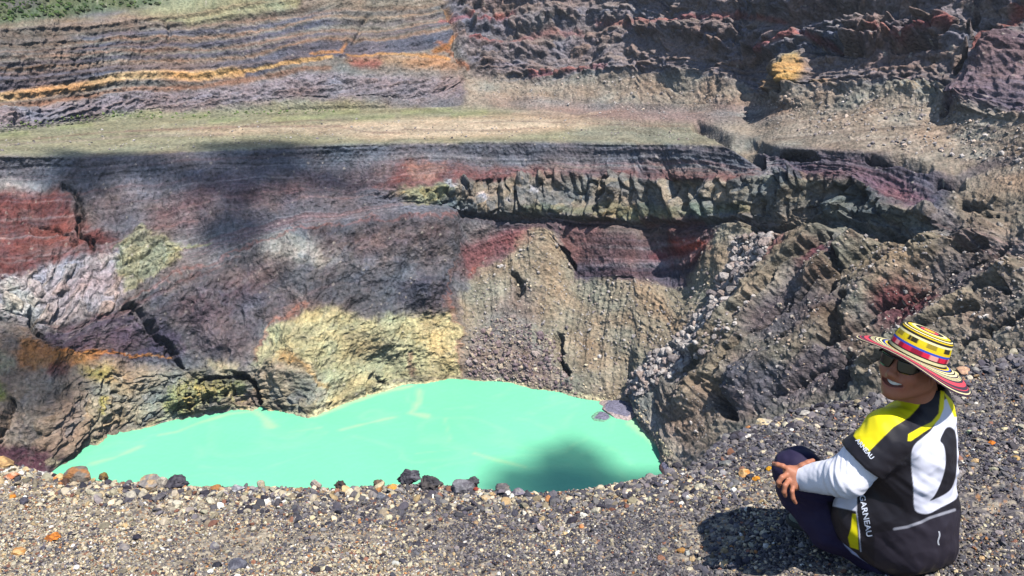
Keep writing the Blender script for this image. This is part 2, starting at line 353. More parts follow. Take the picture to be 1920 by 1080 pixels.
# left pale rocks
paint((172,164,166), [(-300,570),(0,535),(80,505),(235,462),(255,530),(215,572),(130,602),(80,604),(0,590),(-300,620)], 5)
paint((150,120,122), [(80,520),(200,480),(230,500),(120,570)], 14, .4)
paint((150,149,122), [(215,480),(258,422),(345,472),(348,492),(290,518),(235,545),(215,510)], 3)
paint((190,190,180), [(0,535),(60,560),(70,600),(0,590)], 6, .7)
stroke((150,150,110), [(300,480),(370,465),(400,458)], 6, 3, .7)
# dark mid wall
paint((98,96,100), [(80,615),(130,610),(230,572),(450,470),(560,432),(850,408),(880,430),(855,500),(800,565),(700,605),(600,572),(500,605),(440,690),(330,700),(230,660),(80,650)], 4)
paint((104,84,84), [(560,440),(850,418),(860,440),(700,480),(580,490)], 12, .7)
paint((112,104,112), [(350,600),(480,540),(560,560),(500,600),(440,680),(380,670)], 14, .6)
paint((106,82,88), [(260,600),(420,520),(520,500),(500,540),(380,620)], 16, .7)
paint((110,112,122), [(640,480),(820,450),(850,480),(800,550),(680,570)], 18, .5)
paint((180,180,172), [(478,448),(540,440),(610,470),(640,500),(560,492),(500,472)], 9, .8)
stroke((140,136,136), [(560,440),(620,460),(660,500)], 10, 8, .5)
stroke((156,98,88), [(130,612),(230,570),(340,515),(450,468),(560,432),(700,418),(850,408)], 3.5, 2, .5)
stroke((110,90,90), [(260,575),(360,520),(450,480)], 6, 3, .7)
stroke((170,160,160), [(400,500),(450,478),(480,462)], 3, 2, .7)
paint((88,78,92), [(85,618),(230,580),(335,622),(345,672),(230,672),(95,652)], 5)
stroke((80,76,84), [(860,412),(1000,430),(1060,425)], 14, 5, .7)
paint((86,84,94), [(745,535),(800,515),(850,530),(858,575),(790,590),(740,575)], 7)
paint((150,124,114), [(500,600),(560,566),(620,568),(700,604),(640,610),(560,600),(510,640)], 6, .5)
# lower left
paint((146,130,116), [(-300,610),(30,610),(90,650),(230,676),(330,692),(400,702),(470,732),(470,768),(330,782),(220,817),(100,870),(90,900),(-300,900)], 6)
paint((176,169,146), [(190,690),(330,700),(460,730),(470,768),(330,780),(220,815),(140,830),(150,760)], 12, .75)
paint((168,116,66), [(35,640),(100,650),(200,655),(200,668),(120,690),(40,690)], 5, .9)
stroke((180,120,64), [(110,652),(200,660),(320,668)], 5, 2, .9)
paint((168,146,76), [(150,680),(220,690),(215,715),(160,712)], 8, .9)
paint((120,66,66), [(90,680),(130,670),(125,700),(95,710)], 6, .8)
paint((180,172,118), [(310,740),(340,716),(460,704),(466,730),(380,755),(370,772),(318,778)], 6, .9)
paint((108,114,98), [(340,706),(440,694),(465,716),(380,728)], 5, .7)
paint((190,176,140), [(370,684),(460,680),(470,700),(400,700)], 5, .8)
stroke((190,180,90), [(190,750),(196,780)], 6, 4, .8)
paint((86,60,70), [(-300,828),(0,834),(60,846),(110,862),(96,900),(-300,900)], 4)
paint((104,120,50), [(-20,710),(20,725),(24,760),(0,765),(-20,760)], 5, .9)
paint((140,160,140), [(0,660),(22,672),(30,700),(0,705)], 6, .7)
stroke((184,172,150), [(170,820),(200,812),(235,806)], 10, 4, .8)
# yellow cliff
paint((188,182,140), [(498,625),(560,592),(620,572),(700,603),(780,592),(855,578),(862,705),(760,721),(690,738),(640,757),(585,780),(510,768),(472,726),(492,684)], 5)
paint((158,152,140), [(480,690),(560,680),(600,700),(600,740),(585,778),(510,766),(474,728)], 10, .8)
paint((164,152,120), [(640,620),(760,610),(780,660),(700,690),(640,660)], 20, .5)
paint((206,190,140), [(720,640),(800,610),(850,600),(850,640),(780,670)], 16, .6)
stroke((190,150,90), [(530,670),(570,690),(600,725)], 10, 6, .6)
stroke((172,112,90), [(492,682),(492,640),(505,612),(540,590),(575,572)], 4, 2, .6)
stroke((186,120,96), [(861,700),(860,640),(858,590),(845,545),(838,500),(860,470)], 4, 3, .4)
stroke((150,96,80), [(848,560),(855,600)], 5, 3, .4)
stroke((142,96,90), [(770,672),(778,700)], 14, 8, .6)
# talus and the beds behind it
paint((148,138,120), [(866,705),(868,600),(880,522),(940,492),(990,432),(1040,432),(1075,522),(1280,522),(1312,470),(1350,432),(1400,410),(1460,430),(1450,500),(1350,610),(1290,690),(1205,760),(1100,748),(1000,730)], 4)
paint((132,120,116), [(868,705),(875,640),(940,560),(985,530),(1010,560),(1000,640),(1050,700),(1080,742),(1000,728)], 12, .75)
paint((124,72,76), [(845,510),(870,455),(960,428),(1010,430),(985,450),(920,495),(870,522)], 9, .75)
paint((146,78,72), [(935,448),(1000,434),(998,462),(940,480)], 8, .5)
stroke((150,80,66), [(870,520),(905,500)], 6, 4, .6)
paint((112,86,86), [(1058,418),(1100,412),(1310,412),(1350,430),(1330,470),(1300,495),(1285,524),(1075,526),(1062,470)], 4)
paint((124,110,100), [(1150,412),(1250,425),(1240,440),(1130,440)], 8, .7)
paint((178,84,64), [(1240,452),(1300,446),(1335,458),(1325,472),(1270,470)], 6, .9)
paint((140,66,70), [(1210,465),(1290,470),(1290,485),(1210,488)], 8, .7)
paint((88,86,98), [(1075,488),(1200,498),(1290,490),(1288,524),(1078,526)], 6, .9)
paint((88,62,66), [(980,412),(1060,412),(1060,432),(980,428)], 6, .6)
for x in (930, 1090, 1175):
    pass
# boulder chute and right slope
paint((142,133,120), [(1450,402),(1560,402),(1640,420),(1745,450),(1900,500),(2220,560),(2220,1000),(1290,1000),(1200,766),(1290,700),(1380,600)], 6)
paint((170,162,156), [(1376,448),(1448,434),(1446,480),(1400,520),(1340,610),(1262,690),(1205,752),(1165,748),(1240,660),(1318,570),(1368,500)], 5)
paint((148,124,120), [(1290,640),(1340,610),(1300,680),(1240,720),(1260,690)], 8, .5)
paint((128,88,94), [(1440,470),(1470,440),(1485,450),(1460,520),(1420,530)], 7, .8)
paint((112,60,64), [(1508,470),(1560,462),(1570,480),(1560,530),(1520,540)], 8)
paint((128,62,60), [(1592,448),(1625,442),(1630,465),(1600,470)], 5, .8)
paint((92,86,98), [(1440,560),(1520,530),(1600,560),(1620,640),(1520,660),(1440,650),(1400,620)], 16, .7)
paint((132,122,102), [(1590,500),(1660,450),(1760,440),(1820,470),(1700,520),(1620,540)], 10, .85)
paint((116,64,70), [(1640,560),(1700,540),(1790,560),(1780,600),(1760,640),(1640,620)], 14, .9)
paint((96,90,100), [(1790,480),(1920,480),(1920,560),(1800,570),(1740,540)], 18, .7)
paint((104,70,74), [(1860,520),(1920,500),(1920,560),(1870,600)], 12, .6)
paint((134,120,110), [(1790,580),(1850,560),(1920,560),(1920,620),(1820,640)], 12, .7)
paint((92,88,104), [(1350,740),(1400,690),(1560,650),(1620,660),(1600,740),(1500,770),(1370,800)], 12, .7)
paint((134,120,100), [(1400,700),(1480,640),(1560,620),(1520,680),(1440,720)], 12, .7)
paint((146,128,114), [(1200,770),(1290,720),(1350,740),(1340,840),(1260,880)], 10, .8)
paint((178,160,146), [(1192,792),(1225,782),(1270,820),(1330,865),(1262,890),(1245,850),(1215,812)], 6, .9)
paint((176,158,138), [(1245,840),(1275,845),(1270,880),(1252,872)], 4, .8)
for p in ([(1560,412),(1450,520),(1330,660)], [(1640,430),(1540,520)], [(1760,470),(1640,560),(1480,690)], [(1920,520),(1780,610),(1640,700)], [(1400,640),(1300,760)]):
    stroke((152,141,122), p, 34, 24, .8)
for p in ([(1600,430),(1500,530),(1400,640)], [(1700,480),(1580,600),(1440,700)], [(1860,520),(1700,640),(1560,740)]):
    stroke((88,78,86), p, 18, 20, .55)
for x in (316, 326, 340, 352, 366, 384, 402, 430, 448): stroke((200,196,112), [(x, 722 - (x - 316) * .15), (x + 5, 768 - (x - 316) * .1)], 3.5, 3, .6)
# right rim lobes
paint((92,88,98), [(1415,318),(1420,280),(1460,275),(1560,282),(1660,290),(1720,312),(1790,345),(1800,385),(1740,400),(1660,366),(1600,330),(1450,322)], 5)
paint((118,86,96), [(1480,312),(1600,318),(1680,330),(1740,365),(1745,395),(1680,372),(1600,326),(1470,330)], 8, .8)
paint((136,126,112), [(1790,350),(1860,345),(1920,340),(2220,380),(2220,470),(1920,450),(1820,440),(1770,400)], 10)
paint((112,108,112), [(1700,380),(1790,400),(1800,440),(1740,420)], 10, .7)
stroke((92,88,98), [(1900,300),(1860,310),(1790,340),(1740,330)], 16, 8, .6)
paint((150,146,146), [(1424,305),(1448,300),(1440,330),(1424,335)], 5, .8)
# crust along the waterline
SH = [(p[0], p[1] - 1) for p in SHORE if 90 < p[0] < 1260]
stroke((92,84,74), [(x, y - 7) for x, y in SH], 7, 6, .45)
stroke((200,192,152), SH, 7, 3, .85)
stroke((214,206,160), [(590,778),(640,756),(700,737),(760,722),(820,715)], 8, 4, .9)
stroke((206,196,160), [(860,714),(960,718),(1080,746),(1150,758)], 12, 7, .7)

# ---- rock kinds
kind('column', [(700,372),(850,345),(900,337),(1060,330),(1410,334),(1450,318),(1600,330),(1665,370),(1760,405),(1760,445),(1600,402),(1420,402),(1270,417),(1100,410),(930,402),(800,384),(735,382)], 4)
kind('column', [(310,740),(350,702),(460,698),(480,720),(500,765),(330,780)], 6, 1.0)
kind('block', [(850,-160),(2220,-160),(2220,40),(1920,10),(1850,90),(1770,195),(1600,165),(1430,185),(1330,136),(1200,134),(1010,149),(930,144),(880,130),(850,60)], 5)
kind('block', [(-300,570),(0,530),(80,503),(235,462),(255,420),(348,475),(345,495),(215,575),(130,604),(0,600),(-300,620)], 5, .7)
kind('block', [(1382,448),(1448,434),(1446,480),(1400,520),(1340,610),(1262,690),(1205,752),(1165,748),(1240,660),(1318,570),(1368,500)], 5, .45)
kind('block', [(0,205),(300,170),(560,148),(860,150),(880,185),(560,194),(300,206),(0,240)], 8, .4)
kind('block', [(868,705),(880,640),(940,600),(1050,640),(1080,742),(1000,726)], 10, .22)
kind('block', [(1760,225),(1790,170),(1850,120),(1920,50),(2220,-60),(2220,215)], 6, .45)
kind('block', [(60,830),(150,690),(330,700),(480,735),(590,740),(640,750),(588,781),(470,768),(330,784),(220,819),(104,880)], 8, .5)
kind('rill', [(866,690),(868,600),(880,522),(940,492),(990,432),(1040,432),(1075,522),(1285,522),(1312,470),(1350,432),(1400,415),(1330,560),(1220,690),(1180,740),(1060,735)], 6)
kind('rill', [(870,150),(1010,150),(1200,135),(1330,138),(1430,185),(1300,200),(1000,185)], 8, .35)
kind('rill', [(600,440),(850,420),(850,500),(760,560),(640,560)], 14, .35)
kind('slant', [(1420,470),(1480,410),(1600,420),(1800,470),(2220,560),(2220,1000),(1290,900),(1230,760),(1320,640)], 10)
kind('slant', [(1430,185),(1600,168),(1770,170),(1800,210),(2220,210),(2220,500),(1830,460),(1760,380),(1600,285),(1450,255)], 10, .45)
kind('slant', [(180,300),(600,275),(900,270),(800,300),(500,325),(250,330)], 8, .2)
kind('strata', [(-300,50),(0,48),(330,20),(840,-40),(860,130),(560,140),(300,165),(0,200),(-300,215)], 6)
kind('strata', [(-300,300),(0,292),(330,287),(1000,267),(1370,275),(1418,315),(1200,300),(800,306),(400,325),(0,340),(-300,340)], 3, .6)
kind('strata', [(860,412),(1060,412),(1310,412),(1340,440),(1285,520),(1075,520),(990,440),(870,470)], 5, .8)
kind('strata', [(1420,280),(1600,285),(1760,340),(1760,370),(1600,325),(1420,315)], 5, .8)
kind('rough', [(-300,340),(0,340),(300,330),(760,310),(1410,320),(1410,336),(900,336),(740,362),(560,400),(400,445),(230,465),(0,530),(-300,560)], 8, .5)
kind('rough', [(80,612),(450,470),(560,432),(850,410),(860,705),(640,757),(585,780),(470,760),(330,782),(100,870),(-300,905),(-300,620)], 6, .62)
kind('rough', [(1640,480),(2220,480),(2220,800),(1350,800),(1380,680),(1500,560)], 14, .9)
kind('smooth', [(-300,270),(0,246),(300,210),(870,202),(1300,215),(1700,235),(1760,300),(1600,276),(1420,255),(1375,270),(1000,262),(600,268),(330,284),(0,289),(-300,299)], 3)
# clefts and hollows (metres of depth)
for a, wd, p in ((9,16,[(1308,238),(1345,252),(1380,270),(1422,302)]), (5,12,[(1380,262),(1440,282),(1520,292)]), (4,8,[(120,345),(150,372),(155,400),(152,430)]), (6,9,[(150,400),(158,440),(180,462)]), (3,6,[(85,425),(140,440),(147,465)]),
    (6,12,[(245,575),(275,605),(300,640),(335,690)]), (7,14,[(50,592),(62,620),(80,628)]), (5,10,[(970,520),(978,540),(975,560)]), (6,10,[(1048,632),(1056,665),(1064,700)]),
    (8,15,[(1565,478),(1578,520),(1570,560)]), (7,14,[(1592,570),(1588,600),(1575,640),(1560,655)]), (4,8,[(1760,548),(1660,596),(1570,656)]), (4,8,[(1660,462),(1560,530),(1470,600)]), (3.5,8,[(1850,590),(1740,640),(1640,716)]), (3,7,[(1900,462),(1800,520),(1740,560)]), (3.5,8,[(1590,690),(1500,730),(1420,790)]), (3.5,7,[(1500,560),(1420,630),(1330,740)]), (3.5,7,[(1560,450),(1470,520),(1400,600)]), (3,7,[(1880,420),(1800,460),(1700,500)]), (4,8,[(1920,600),(1850,640),(1800,670)]), (8,18,[(1352,742),(1362,770),(1380,792)]), (4,9,[(1450,660),(1500,640),(1570,600)]), (9,16,[(1598,680),(1592,720),(1586,735)]),
    (6,14,[(1640,300),(1690,300),(1740,318)]), (7,14,[(1760,345),(1800,350)]), (5,12,[(1810,385),(1850,388)]), (6,14,[(1812,478),(1850,462)]), (6,16,[(1850,560),(1890,545),(1900,560)]), (6,12,[(1500,735),(1530,720)]), (9,13,[(492,770),(486,740),(470,712),(448,702)]), (5,8,[(440,704),(400,708),(372,722)]), (4,6,[(410,712),(414,745)]), (4,6,[(385,722),(390,755)]), (4,6,[(430,708),(436,740)]), (4,6,[(355,735),(360,765)]), (5,9,[(30,760),(14,800),(0,830)]),
    (4,8,[(690,735),(705,712),(722,722)]), (9,30,[(1530,420),(1600,425),(1650,440)]), (9,20,[(1410,420),(1470,424),(1560,412),(1640,432),(1720,456)]), (7,14,[(1770,215),(1785,205)]), (8,18,[(1530,88),(1560,92),(1610,90)]), (7,12,[(1680,95),(1760,85),(1830,40)]), (10,16,[(1850,60),(1830,100),(1800,140)]), (8,14,[(1460,150),(1470,175)]), (5,8,[(860,405),(930,412),(1000,410)]), (6,10,[(1060,470),(1078,500)]), (4,10,[(930,412),(1100,417),(1270,423),(1400,412),(1500,404),(1560,396),(1640,412),(1730,452)]),
    (3,5,[(310,40),(312,66),(315,80)]), (3,5,[(690,30),(668,80)]), (4,6,[(858,130),(850,60),(838,5)])):
    s, m = line_mask(p, wd, wd * .55); KINDS['carve'][s] = np.maximum(KINDS['carve'][s], m * a)
# bulging buttresses
for a, wd, p in ((6,44,[(1560,412),(1450,520),(1330,660)]), (6,40,[(1640,430),(1540,520)]), (7,50,[(1760,470),(1640,560),(1480,690),(1400,740)]), (6,46,[(1920,520),(1780,610),(1640,700)]), (5,40,[(1400,640),(1300,760)]), (5,40,[(1860,430),(1740,500)]), (8,60,[(700,620),(760,640)]), (8,60,[(560,640),(540,700)]), (7,50,[(1480,120),(1480,160)]), (8,80,[(1880,120),(1820,200)]), (6,50,[(380,560),(420,640)]), (6,40,[(800,540),(800,560)])):
    s, m = line_mask(p, wd, wd * .8); KINDS['lump'][s] = np.maximum(KINDS['lump'][s], m * a)

# ---------------------------------------------------------------- displace and colour the crater
wx = 12.0 * fbm(S / 18, T / 14, 5, 11, .62) + 3.0 * perlin(S / 1.6, T / 1.6, 12); wy = 7.0 * fbm(S / 18, T / 14, 5, 21, .62) + 2.5 * perlin(S / 1.6, T / 1.6, 22)
far = np.clip((Vk - 6.0) / 1.0, 0, 1)                     # beyond the rim everything is smaller on the map
wsc = (1 - .55 * far) * np.where((Vk > 5.7) & (Vk < 6.4), .25, 1.0)
sm0 = sample(KINDS['smooth'], PX, Vpy); wsc = wsc * (1 - .8 * sm0)
MXc = PX + wx * wsc; MYc = Vpy + wy * wsc * (1 - .5 * far)
near_rim = np.exp(-((Vk - 6.0) / .4) ** 2)
K = {k: sample(v, MXc, MYc) for k, v in KINDS.items()}
MXd = PX + 1.7 * (MXc - PX) ; MYd = Vpy + 1.5 * (MYc - Vpy)
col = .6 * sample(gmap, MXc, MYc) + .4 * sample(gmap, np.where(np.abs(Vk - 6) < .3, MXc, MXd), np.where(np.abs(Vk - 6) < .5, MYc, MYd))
dv = np.gradient(Vr, axis=0); du = np.gradient(Vr, axis=1)
N = np.cross(du, dv); N /= np.linalg.norm(N, axis=2, keepdims=True) + 1e-9
for _ in range(6):
    N[1:-1] = .25 * N[:-2] + .5 * N[1:-1] + .25 * N[2:]; N[:, 1:-1] = .25 * N[:, :-2] + .5 * N[:, 1:-1] + .25 * N[:, 2:]
N /= np.linalg.norm(N, axis=2, keepdims=True) + 1e-9
if (N[NR // 3, NC // 2] @ Vr[NR // 3, NC // 2]) > 0: N = -N
rockW = np.clip(1 - 1.2 * K['smooth'], 0, 1)
broad = 5.0 * fbm(S / 45, T / 45, 3, 31)
r1 = ridged(S / 16, T / 20, 5, 41, .55) - .6
c1, ce, cid = worley(S / 4.2 + .5 * perlin(S / 9, T / 12, 3), T / 13 + .5 * perlin(S / 6, T / 6, 4), 51)
kf = 1 + .35 * np.clip(Vk - 8.5, 0, 1)
b1, be, bid = worley(S / 4.6 / kf + .6 * perlin(S / 4, T / 4, 61), T / 4.2 + .5 * perlin(S / 4, T / 4, 62), 61)
b2, be2, bid2 = worley(S / 1.9, T / 1.7, 71)
cvar = np.clip(.75 + 1.3 * fbm(S / 22, T / 14, 2, 55), .15, 1.6)
colz = ((1 - c1 * 1.3) * 3.0 + (cid - .5) * 5.0 - 2.4 * np.exp(-(ce / .10) ** 2)) * cvar + 4.5 * fbm(S / 24, T / 18, 3, 56) + 1.2 * (.5 - worley(S / 1.7, T / 2.2, 57)[0])
blz = (1 - b1 * 1.1) * 2.6 + (bid - .5) * 3.4 + (1 - b2) * 1.1 + (bid2 - .5) * 1.2 - 1.6 * np.exp(-(be / .08) ** 2)
fs = S * 1.0 + 4 * perlin(S / 40, T / 60, 81) - .22 * T * (PX - 900) / 500
rz = ridged(fs / 7, T / 120, 1, 82) * .6 + ridged(fs / 2.6, T / 60 + fs / 60, 2, 83) * .5
th = R(38)
ua = S * math.cos(th) * .9 + T * math.sin(th) * .9 * 1.15; ub = -S * math.sin(th) + T * math.cos(th)
ua = ua + 5 * perlin(S / 34, T / 34, 91)
sz = ridged(ub / 13 + .25 * perlin(ua / 40, ub / 14, 90), ua / 170, 2, 92) * 1.35 + ridged(ub / 4.0, ua / 110, 2, 94) * .85 + ridged(ub / 1.8, ua / 60, 1, 98) * .4
lay = np.median(T[:, (cols > 0) & (cols < 1920)], axis=1)[:, None] + 1.2 * perlin(S / 30, T / 30, 95)
st = 1.1 * perlin(lay * 0 + 3.3 + S / 120, lay / 2.6, 96) + .6 * perlin(S / 60, lay / 1.0, 97)
ledge = st
fine = .95 * fbm(S / 2.6, T / 2.6, 3, 99) + .25 * perlin(S / .9, T / .9, 100)
dist = depth / 330.0
K['rough'] = K['rough'] * (1 - .85 * np.clip(K['slant'], 0, 1))
bench = np.clip(.5 + 2.4 * perlin(S / 160, (lay + 5 * perlin(S / 40, T / 40, 170)) / 15, 171), 0, 1); farw = np.clip(Vk - 8.5, 0, 1)
bench = 1 - farw * (1 - bench); blz = blz * (1 + .5 * farw) * (.35 + .65 * bench) + farw * (bench - .5) * 3.5
disp = broad * (.2 + .8 * rockW) * (1 - .3 * K['rill']) * (1 - near_rim * .7) * (1 - .85 * K['slant']) + farw * K['block'] * 3 * fbm(S / 30, T / 45, 3, 172) \
     + K['rough'] * (3.0 * r1 + 1.2 * (.5 - b1) + .6 * (.5 - b2)) + K['column'] * colz + K['block'] * blz * np.where(Vk > 8, 1.15, 1.0) \
     + K['rill'] * rz + K['slant'] * sz + K['strata'] * (ledge + .5 * r1) + rockW * .45 * fine + .12 * fine - K['carve'] + K['lump']
disp = disp * np.clip((Vk + .05) / .12, 0.3, 1) * np.where(Vk > 11, .3, 1)
disp = np.where((Vk > 5.9) & (Vk < 8.2), np.where(K['carve'] + K['slant'] > .3, disp * .6, disp * (.12 + .5 * K['slant'])), disp)
def soften(a, n):
    for _ in range(n):
        b = a.copy(); b[1:-1] = .25 * a[:-2] + .5 * a[1:-1] + .25 * a[2:]; a = b.copy(); a[:, 1:-1] = .25 * b[:, :-2] + .5 * b[:, 1:-1] + .25 * b[:, 2:]
    return a
d1 = soften(disp, 1); d3 = soften(d1, 2) + .5 * fine; disp = np.where(Vk > 8.3, d3, d1)
# stones lying on the scree
q1, qe, qid = worley(S / 2.4, T / 2.4, 111)
stone = (qid > .86) & (q1 < .28); zone = np.clip(K['rill'] + K['slant'] + .6 * K['smooth'] + K['block'] * .3 + .35, 0, 1)
disp = disp + np.where(stone & (_hv[(qid * 4095).astype(int)] < 2), np.sqrt(np.clip(.28 - q1, 0, 1)) * 1.6 * zone, 0)
V = Vr + N * disp[..., None]
# colour: beds, streaks, mottling
stripe = perlin(S / 90, lay / 1.7, 121) * .6 + perlin(S / 50, lay / .7, 122) * .5
mott = fbm(S / 9, T / 9, 4, 131); mot2 = fbm(S / 1.6, T / 1.6, 2, 141)
lum = 1 + .26 * mott + .24 * mot2 + (K['strata'] * .38 + .08 * rockW) * stripe + K['rill'] * (.12 * perlin(fs / 1.6, T / 30, 142)) + K['slant'] * (.34 * perlin(ub / 1.5, ua / 55, 143) + .22 * perlin(ub / 6, ua / 30, 144))
lum = lum + K['smooth'] * (.16 * perlin(S / 1.2, T / 5, 190) + .10 * perlin(S / 30, T / 3.5, 191) + .10 * perlin(S / 90, T / 16, 192))
lum = lum + K['block'] * (bid2 - .5) * .35 + K['column'] * (bid - .5) * .35
inner = np.clip(Vk - .9, 0, 1) * np.clip(6.0 - Vk, 0, 1) * np.clip(1 - K['rill'] - K['slant'] - .8 * K['column'] - .7 * K['block'], 0, 1)
vb = Vk + .10 * fbm(S / 40, T / 40, 3, 181); b_a = perlin(S / 110, vb * 9, 182); b_b = perlin(S / 60, vb * 24, 183); b_c = perlin(S / 160, vb * 5, 184)
lum = lum + inner * (.16 * b_a + .20 * b_b) + np.clip(K['rough'], 0, 1) * (.22 * perlin(S / 1.6 + .8 * perlin(S / 9, T / 9, 188), T / 16, 187) + .14 * perlin(S / 5, T / 30, 189))
for cc_, ph, am in (((150,146,146), b_a * 1.6 + b_b * .8 - .45, .55), ((128,84,80), b_c * 1.8 + b_b * .7 - .45, .6), ((74,74,84), -b_a * 1.5 + b_b * .8 - .5, .6)):
    mm = (inner * np.clip(ph, 0, 1) * am * .62)[..., None]; col = col * (1 - mm) + lin(cc_) * mm
yel = np.clip((col[..., 0] + col[..., 1] - 2.6 * col[..., 2]) * 3, 0, 1); grm = (K['rough'] * (1 - .7 * yel) * np.clip(1.8 * fbm(S / 10, T / 7, 5, 185, .65) + .12, 0, 1) * .55)[..., None]; col = col * (1 - grm) + lin((122,116,116)) * grm
grd = (K['rough'] * (1 - .8 * yel) * np.clip(2.0 * fbm(S / 6, T / 9, 4, 186, .65) - .35, 0, 1) * .6)[..., None]; col = col * (1 - grd) + lin((82,76,84)) * grd
hue_ = (np.clip(K['block'] + K['column'] + .5 * K['rough'], 0, 1) * (bid - .5))[..., None]; col = col * (1 + hue_ * np.array((.34, .10, -.22)))
tint = fbm(S / 22, T / 16, 3, 151) * (.3 + .7 * rockW)
col = col * np.clip(lum, .35, 1.9)[..., None]
col[..., 0] *= 1 + .14 * tint + .05 * mot2; col[..., 1] *= 1 - .03 * tint; col[..., 2] *= 1 - .13 * tint
# rusty and pale streaks between the beds of the far wall
fw = (K['strata'] * (Vk > 8))[..., None]
rs = np.clip(perlin(S / 120, lay / 3.0, 161) * 2.0 - .4, 0, 1)[..., None]
col = col * (1 - fw * rs * .45) + lin((150,122,102)) * fw * rs * .45
pale = (q1 < .24 * _hw[(qid * 3901).astype(int)]) & (qid > .86)
pal = np.where(pale, .7 * zone * rockW + .25 * zone, 0)[..., None]
col = col * (1 - pal) + lin((188,178,166)) * pal
bw = (K['block'] * farw * (1 - bench) * .4)[..., None]; col = col * (1 - bw) + lin((130, 117, 110)) * bw
veg = np.clip(1 - np.abs(Vk - 11.6) / .6, 0, 1) * (PX < 340) * np.clip(fbm(S / 7, T / 4, 3, 171) * 2 + .2, 0, 1)
col = col * (1 - .24 * np.clip(K['rough'] + .5 * K['slant'], 0, 1) * (Vk < 6.2) * (1 - .8 * yel))[..., None]
col = np.clip(col, 0.006, .85)
V[:3, :, :] = V[:3]
allV = np.concatenate([np.array(Pbed), V], 0); allC = np.concatenate([np.array([col[0], col[0]]), col], 0)
rock_mat = mat_vc('crater_rock', .95, .10, noise=.9, bump=1.1, bscale=1.0, var=.42)
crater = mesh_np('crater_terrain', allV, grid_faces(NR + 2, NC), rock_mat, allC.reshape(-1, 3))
tag(crater, kind='structure')
# ---------------------------------------------------------------- the lake: one flat sheet, pale sulphur scum drifting on it
lx = np.linspace(-330, 260, 460); ly = np.linspace(60, 420, 380)
LX, LY = np.meshgrid(lx, ly)
LV = np.stack([LX, LY, np.full(LX.shape, LAKE_Z)], -1)
dl = LY * CP - LAKE_Z * SP; lpx = 960 + FPX * LX / dl; lpy = 540 - FPX * (LY * SP + LAKE_Z * CP) / dl
lc = np.zeros(LX.shape + (3,), np.float32) + np.array((.185, .62, .375), np.float32)
n1 = fbm(LX / 60, LY / 60, 3, 201)
lc *= (1 + .05 * n1)[..., None]
sm_ = np.clip(ridged(LX / 46 + .8 * perlin(LX / 30, LY / 30, 206), LY / 26 + .8 * perlin(LX / 26, LY / 26, 207), 3, 208) - 1.15, 0, .5)[..., None] * .55
lc = lc * (1 - sm_) + np.array((.30, .68, .40)) * sm_
ww = 6 * fbm(LX / 14, LY / 14, 3, 205)
def scum(pts, wd, a):
    global lc
    P = np.array([(at(x, y, 1.0) * (LAKE_Z / at(x, y, 1.0)[2]))[:2] for x, y in pts]); d = np.full(LX.shape, 1e9)
    for (ax, ay), (bx, by) in zip(P[:-1], P[1:]):
        L = (bx - ax) ** 2 + (by - ay) ** 2; t = np.clip(((LX - ax) * (bx - ax) + (LY - ay) * (by - ay)) / L, 0, 1)
        d = np.minimum(d, np.hypot(LX - ax - t * (bx - ax), LY - ay - t * (by - ay)))
    m = np.clip((wd - d + .5 * ww * wd / 5) / 1.6, 0, 1) * a; m = m[..., None]
    lc = lc * (1 - m) + np.array((.40, .66, .36)) * m
scum([(175,868),(215,858),(262,838)], 1.7, .6); scum([(300,815),(330,810),(375,792),(430,776),(470,772)], 1.5, .7); scum([(480,772),(495,785),(510,800)], 2.4, .7)
scum([(590,778),(640,758),(700,738),(770,724)], 3.0, .9); scum([(785,728),(788,752),(770,775),(800,780)], 2.0, .7); scum([(640,806),(670,798),(740,782)], 1.5, .75)
scum([(835,785),(845,830)], 1.0, .5); scum([(890,850),(930,862),(985,876)], 1.2, .7); scum([(780,850),(860,842)], .6, .5)
scum([(1180,752),(1200,766),(1185,795),(1205,812),(1240,836)], 2.6, .7); scum([(545,810),(600,802)], 1.0, .5); scum([(1060,850),(1080,830)], .8, .5)
lm = mat_vc('lake_water', .25, .12, noise=.05, bump=0, var=.03)
nn = lm.node_tree; bs = nn.nodes['Principled BSDF']
tc = nn.nodes.new('ShaderNodeTexCoord'); tn = nn.nodes.new('ShaderNodeTexNoise'); tn.inputs['Scale'].default_value = .5; tn.inputs['Detail'].default_value = 4
nn.links.new(tc.outputs['Object'], tn.inputs['Vector']); bp = nn.nodes.new('ShaderNodeBump'); bp.inputs['Distance'].default_value = .15
nn.links.new(tn.outputs[0], bp.inputs['Height']); nn.links.new(bp.outputs[0], bs.inputs['Normal'])
lake = mesh_np('lake_water', LV, grid_faces(380, 460), lm, lc.reshape(-1, 3)); tag(lake, kind='structure')
# ---------------------------------------------------------------- the near rim: a gravel slope that falls away at its edge
H0, SY = 1.58, .20
def zg(x, y):
    x = np.asarray(x, float); y = np.asarray(y, float)
    cross = np.where(x > 0, .20 * x, .05 * x)
    b = .035 * fbm(x / 1.1 + 7, y / 1.1, 3, 301) + .012 * fbm(x / .25, y / .25, 2, 311)
    return -H0 - SY * y + cross + b * np.clip((y - .6), 0, 1)
EDGE = [(-1400,780),(-500,845),(0,866),(60,880),(110,893),(200,903),(280,908),(380,914),(500,915),(620,917),(700,912),(790,908),(860,914),(940,922),(1020,925),(1100,918),(1180,903),(1250,888),(1300,872),(1330,846),(1360,818),(1420,797),(1500,768),(1560,756),(1650,742),(1700,728),(1750,712),(1800,692),(1860,677),(1920,656),(2100,590),(2600,480),(3200,420)]
gc = np.concatenate([np.arange(-1400, -80, 20), np.arange(-80, 2000, 2.5), np.arange(2000, 3200, 20)])
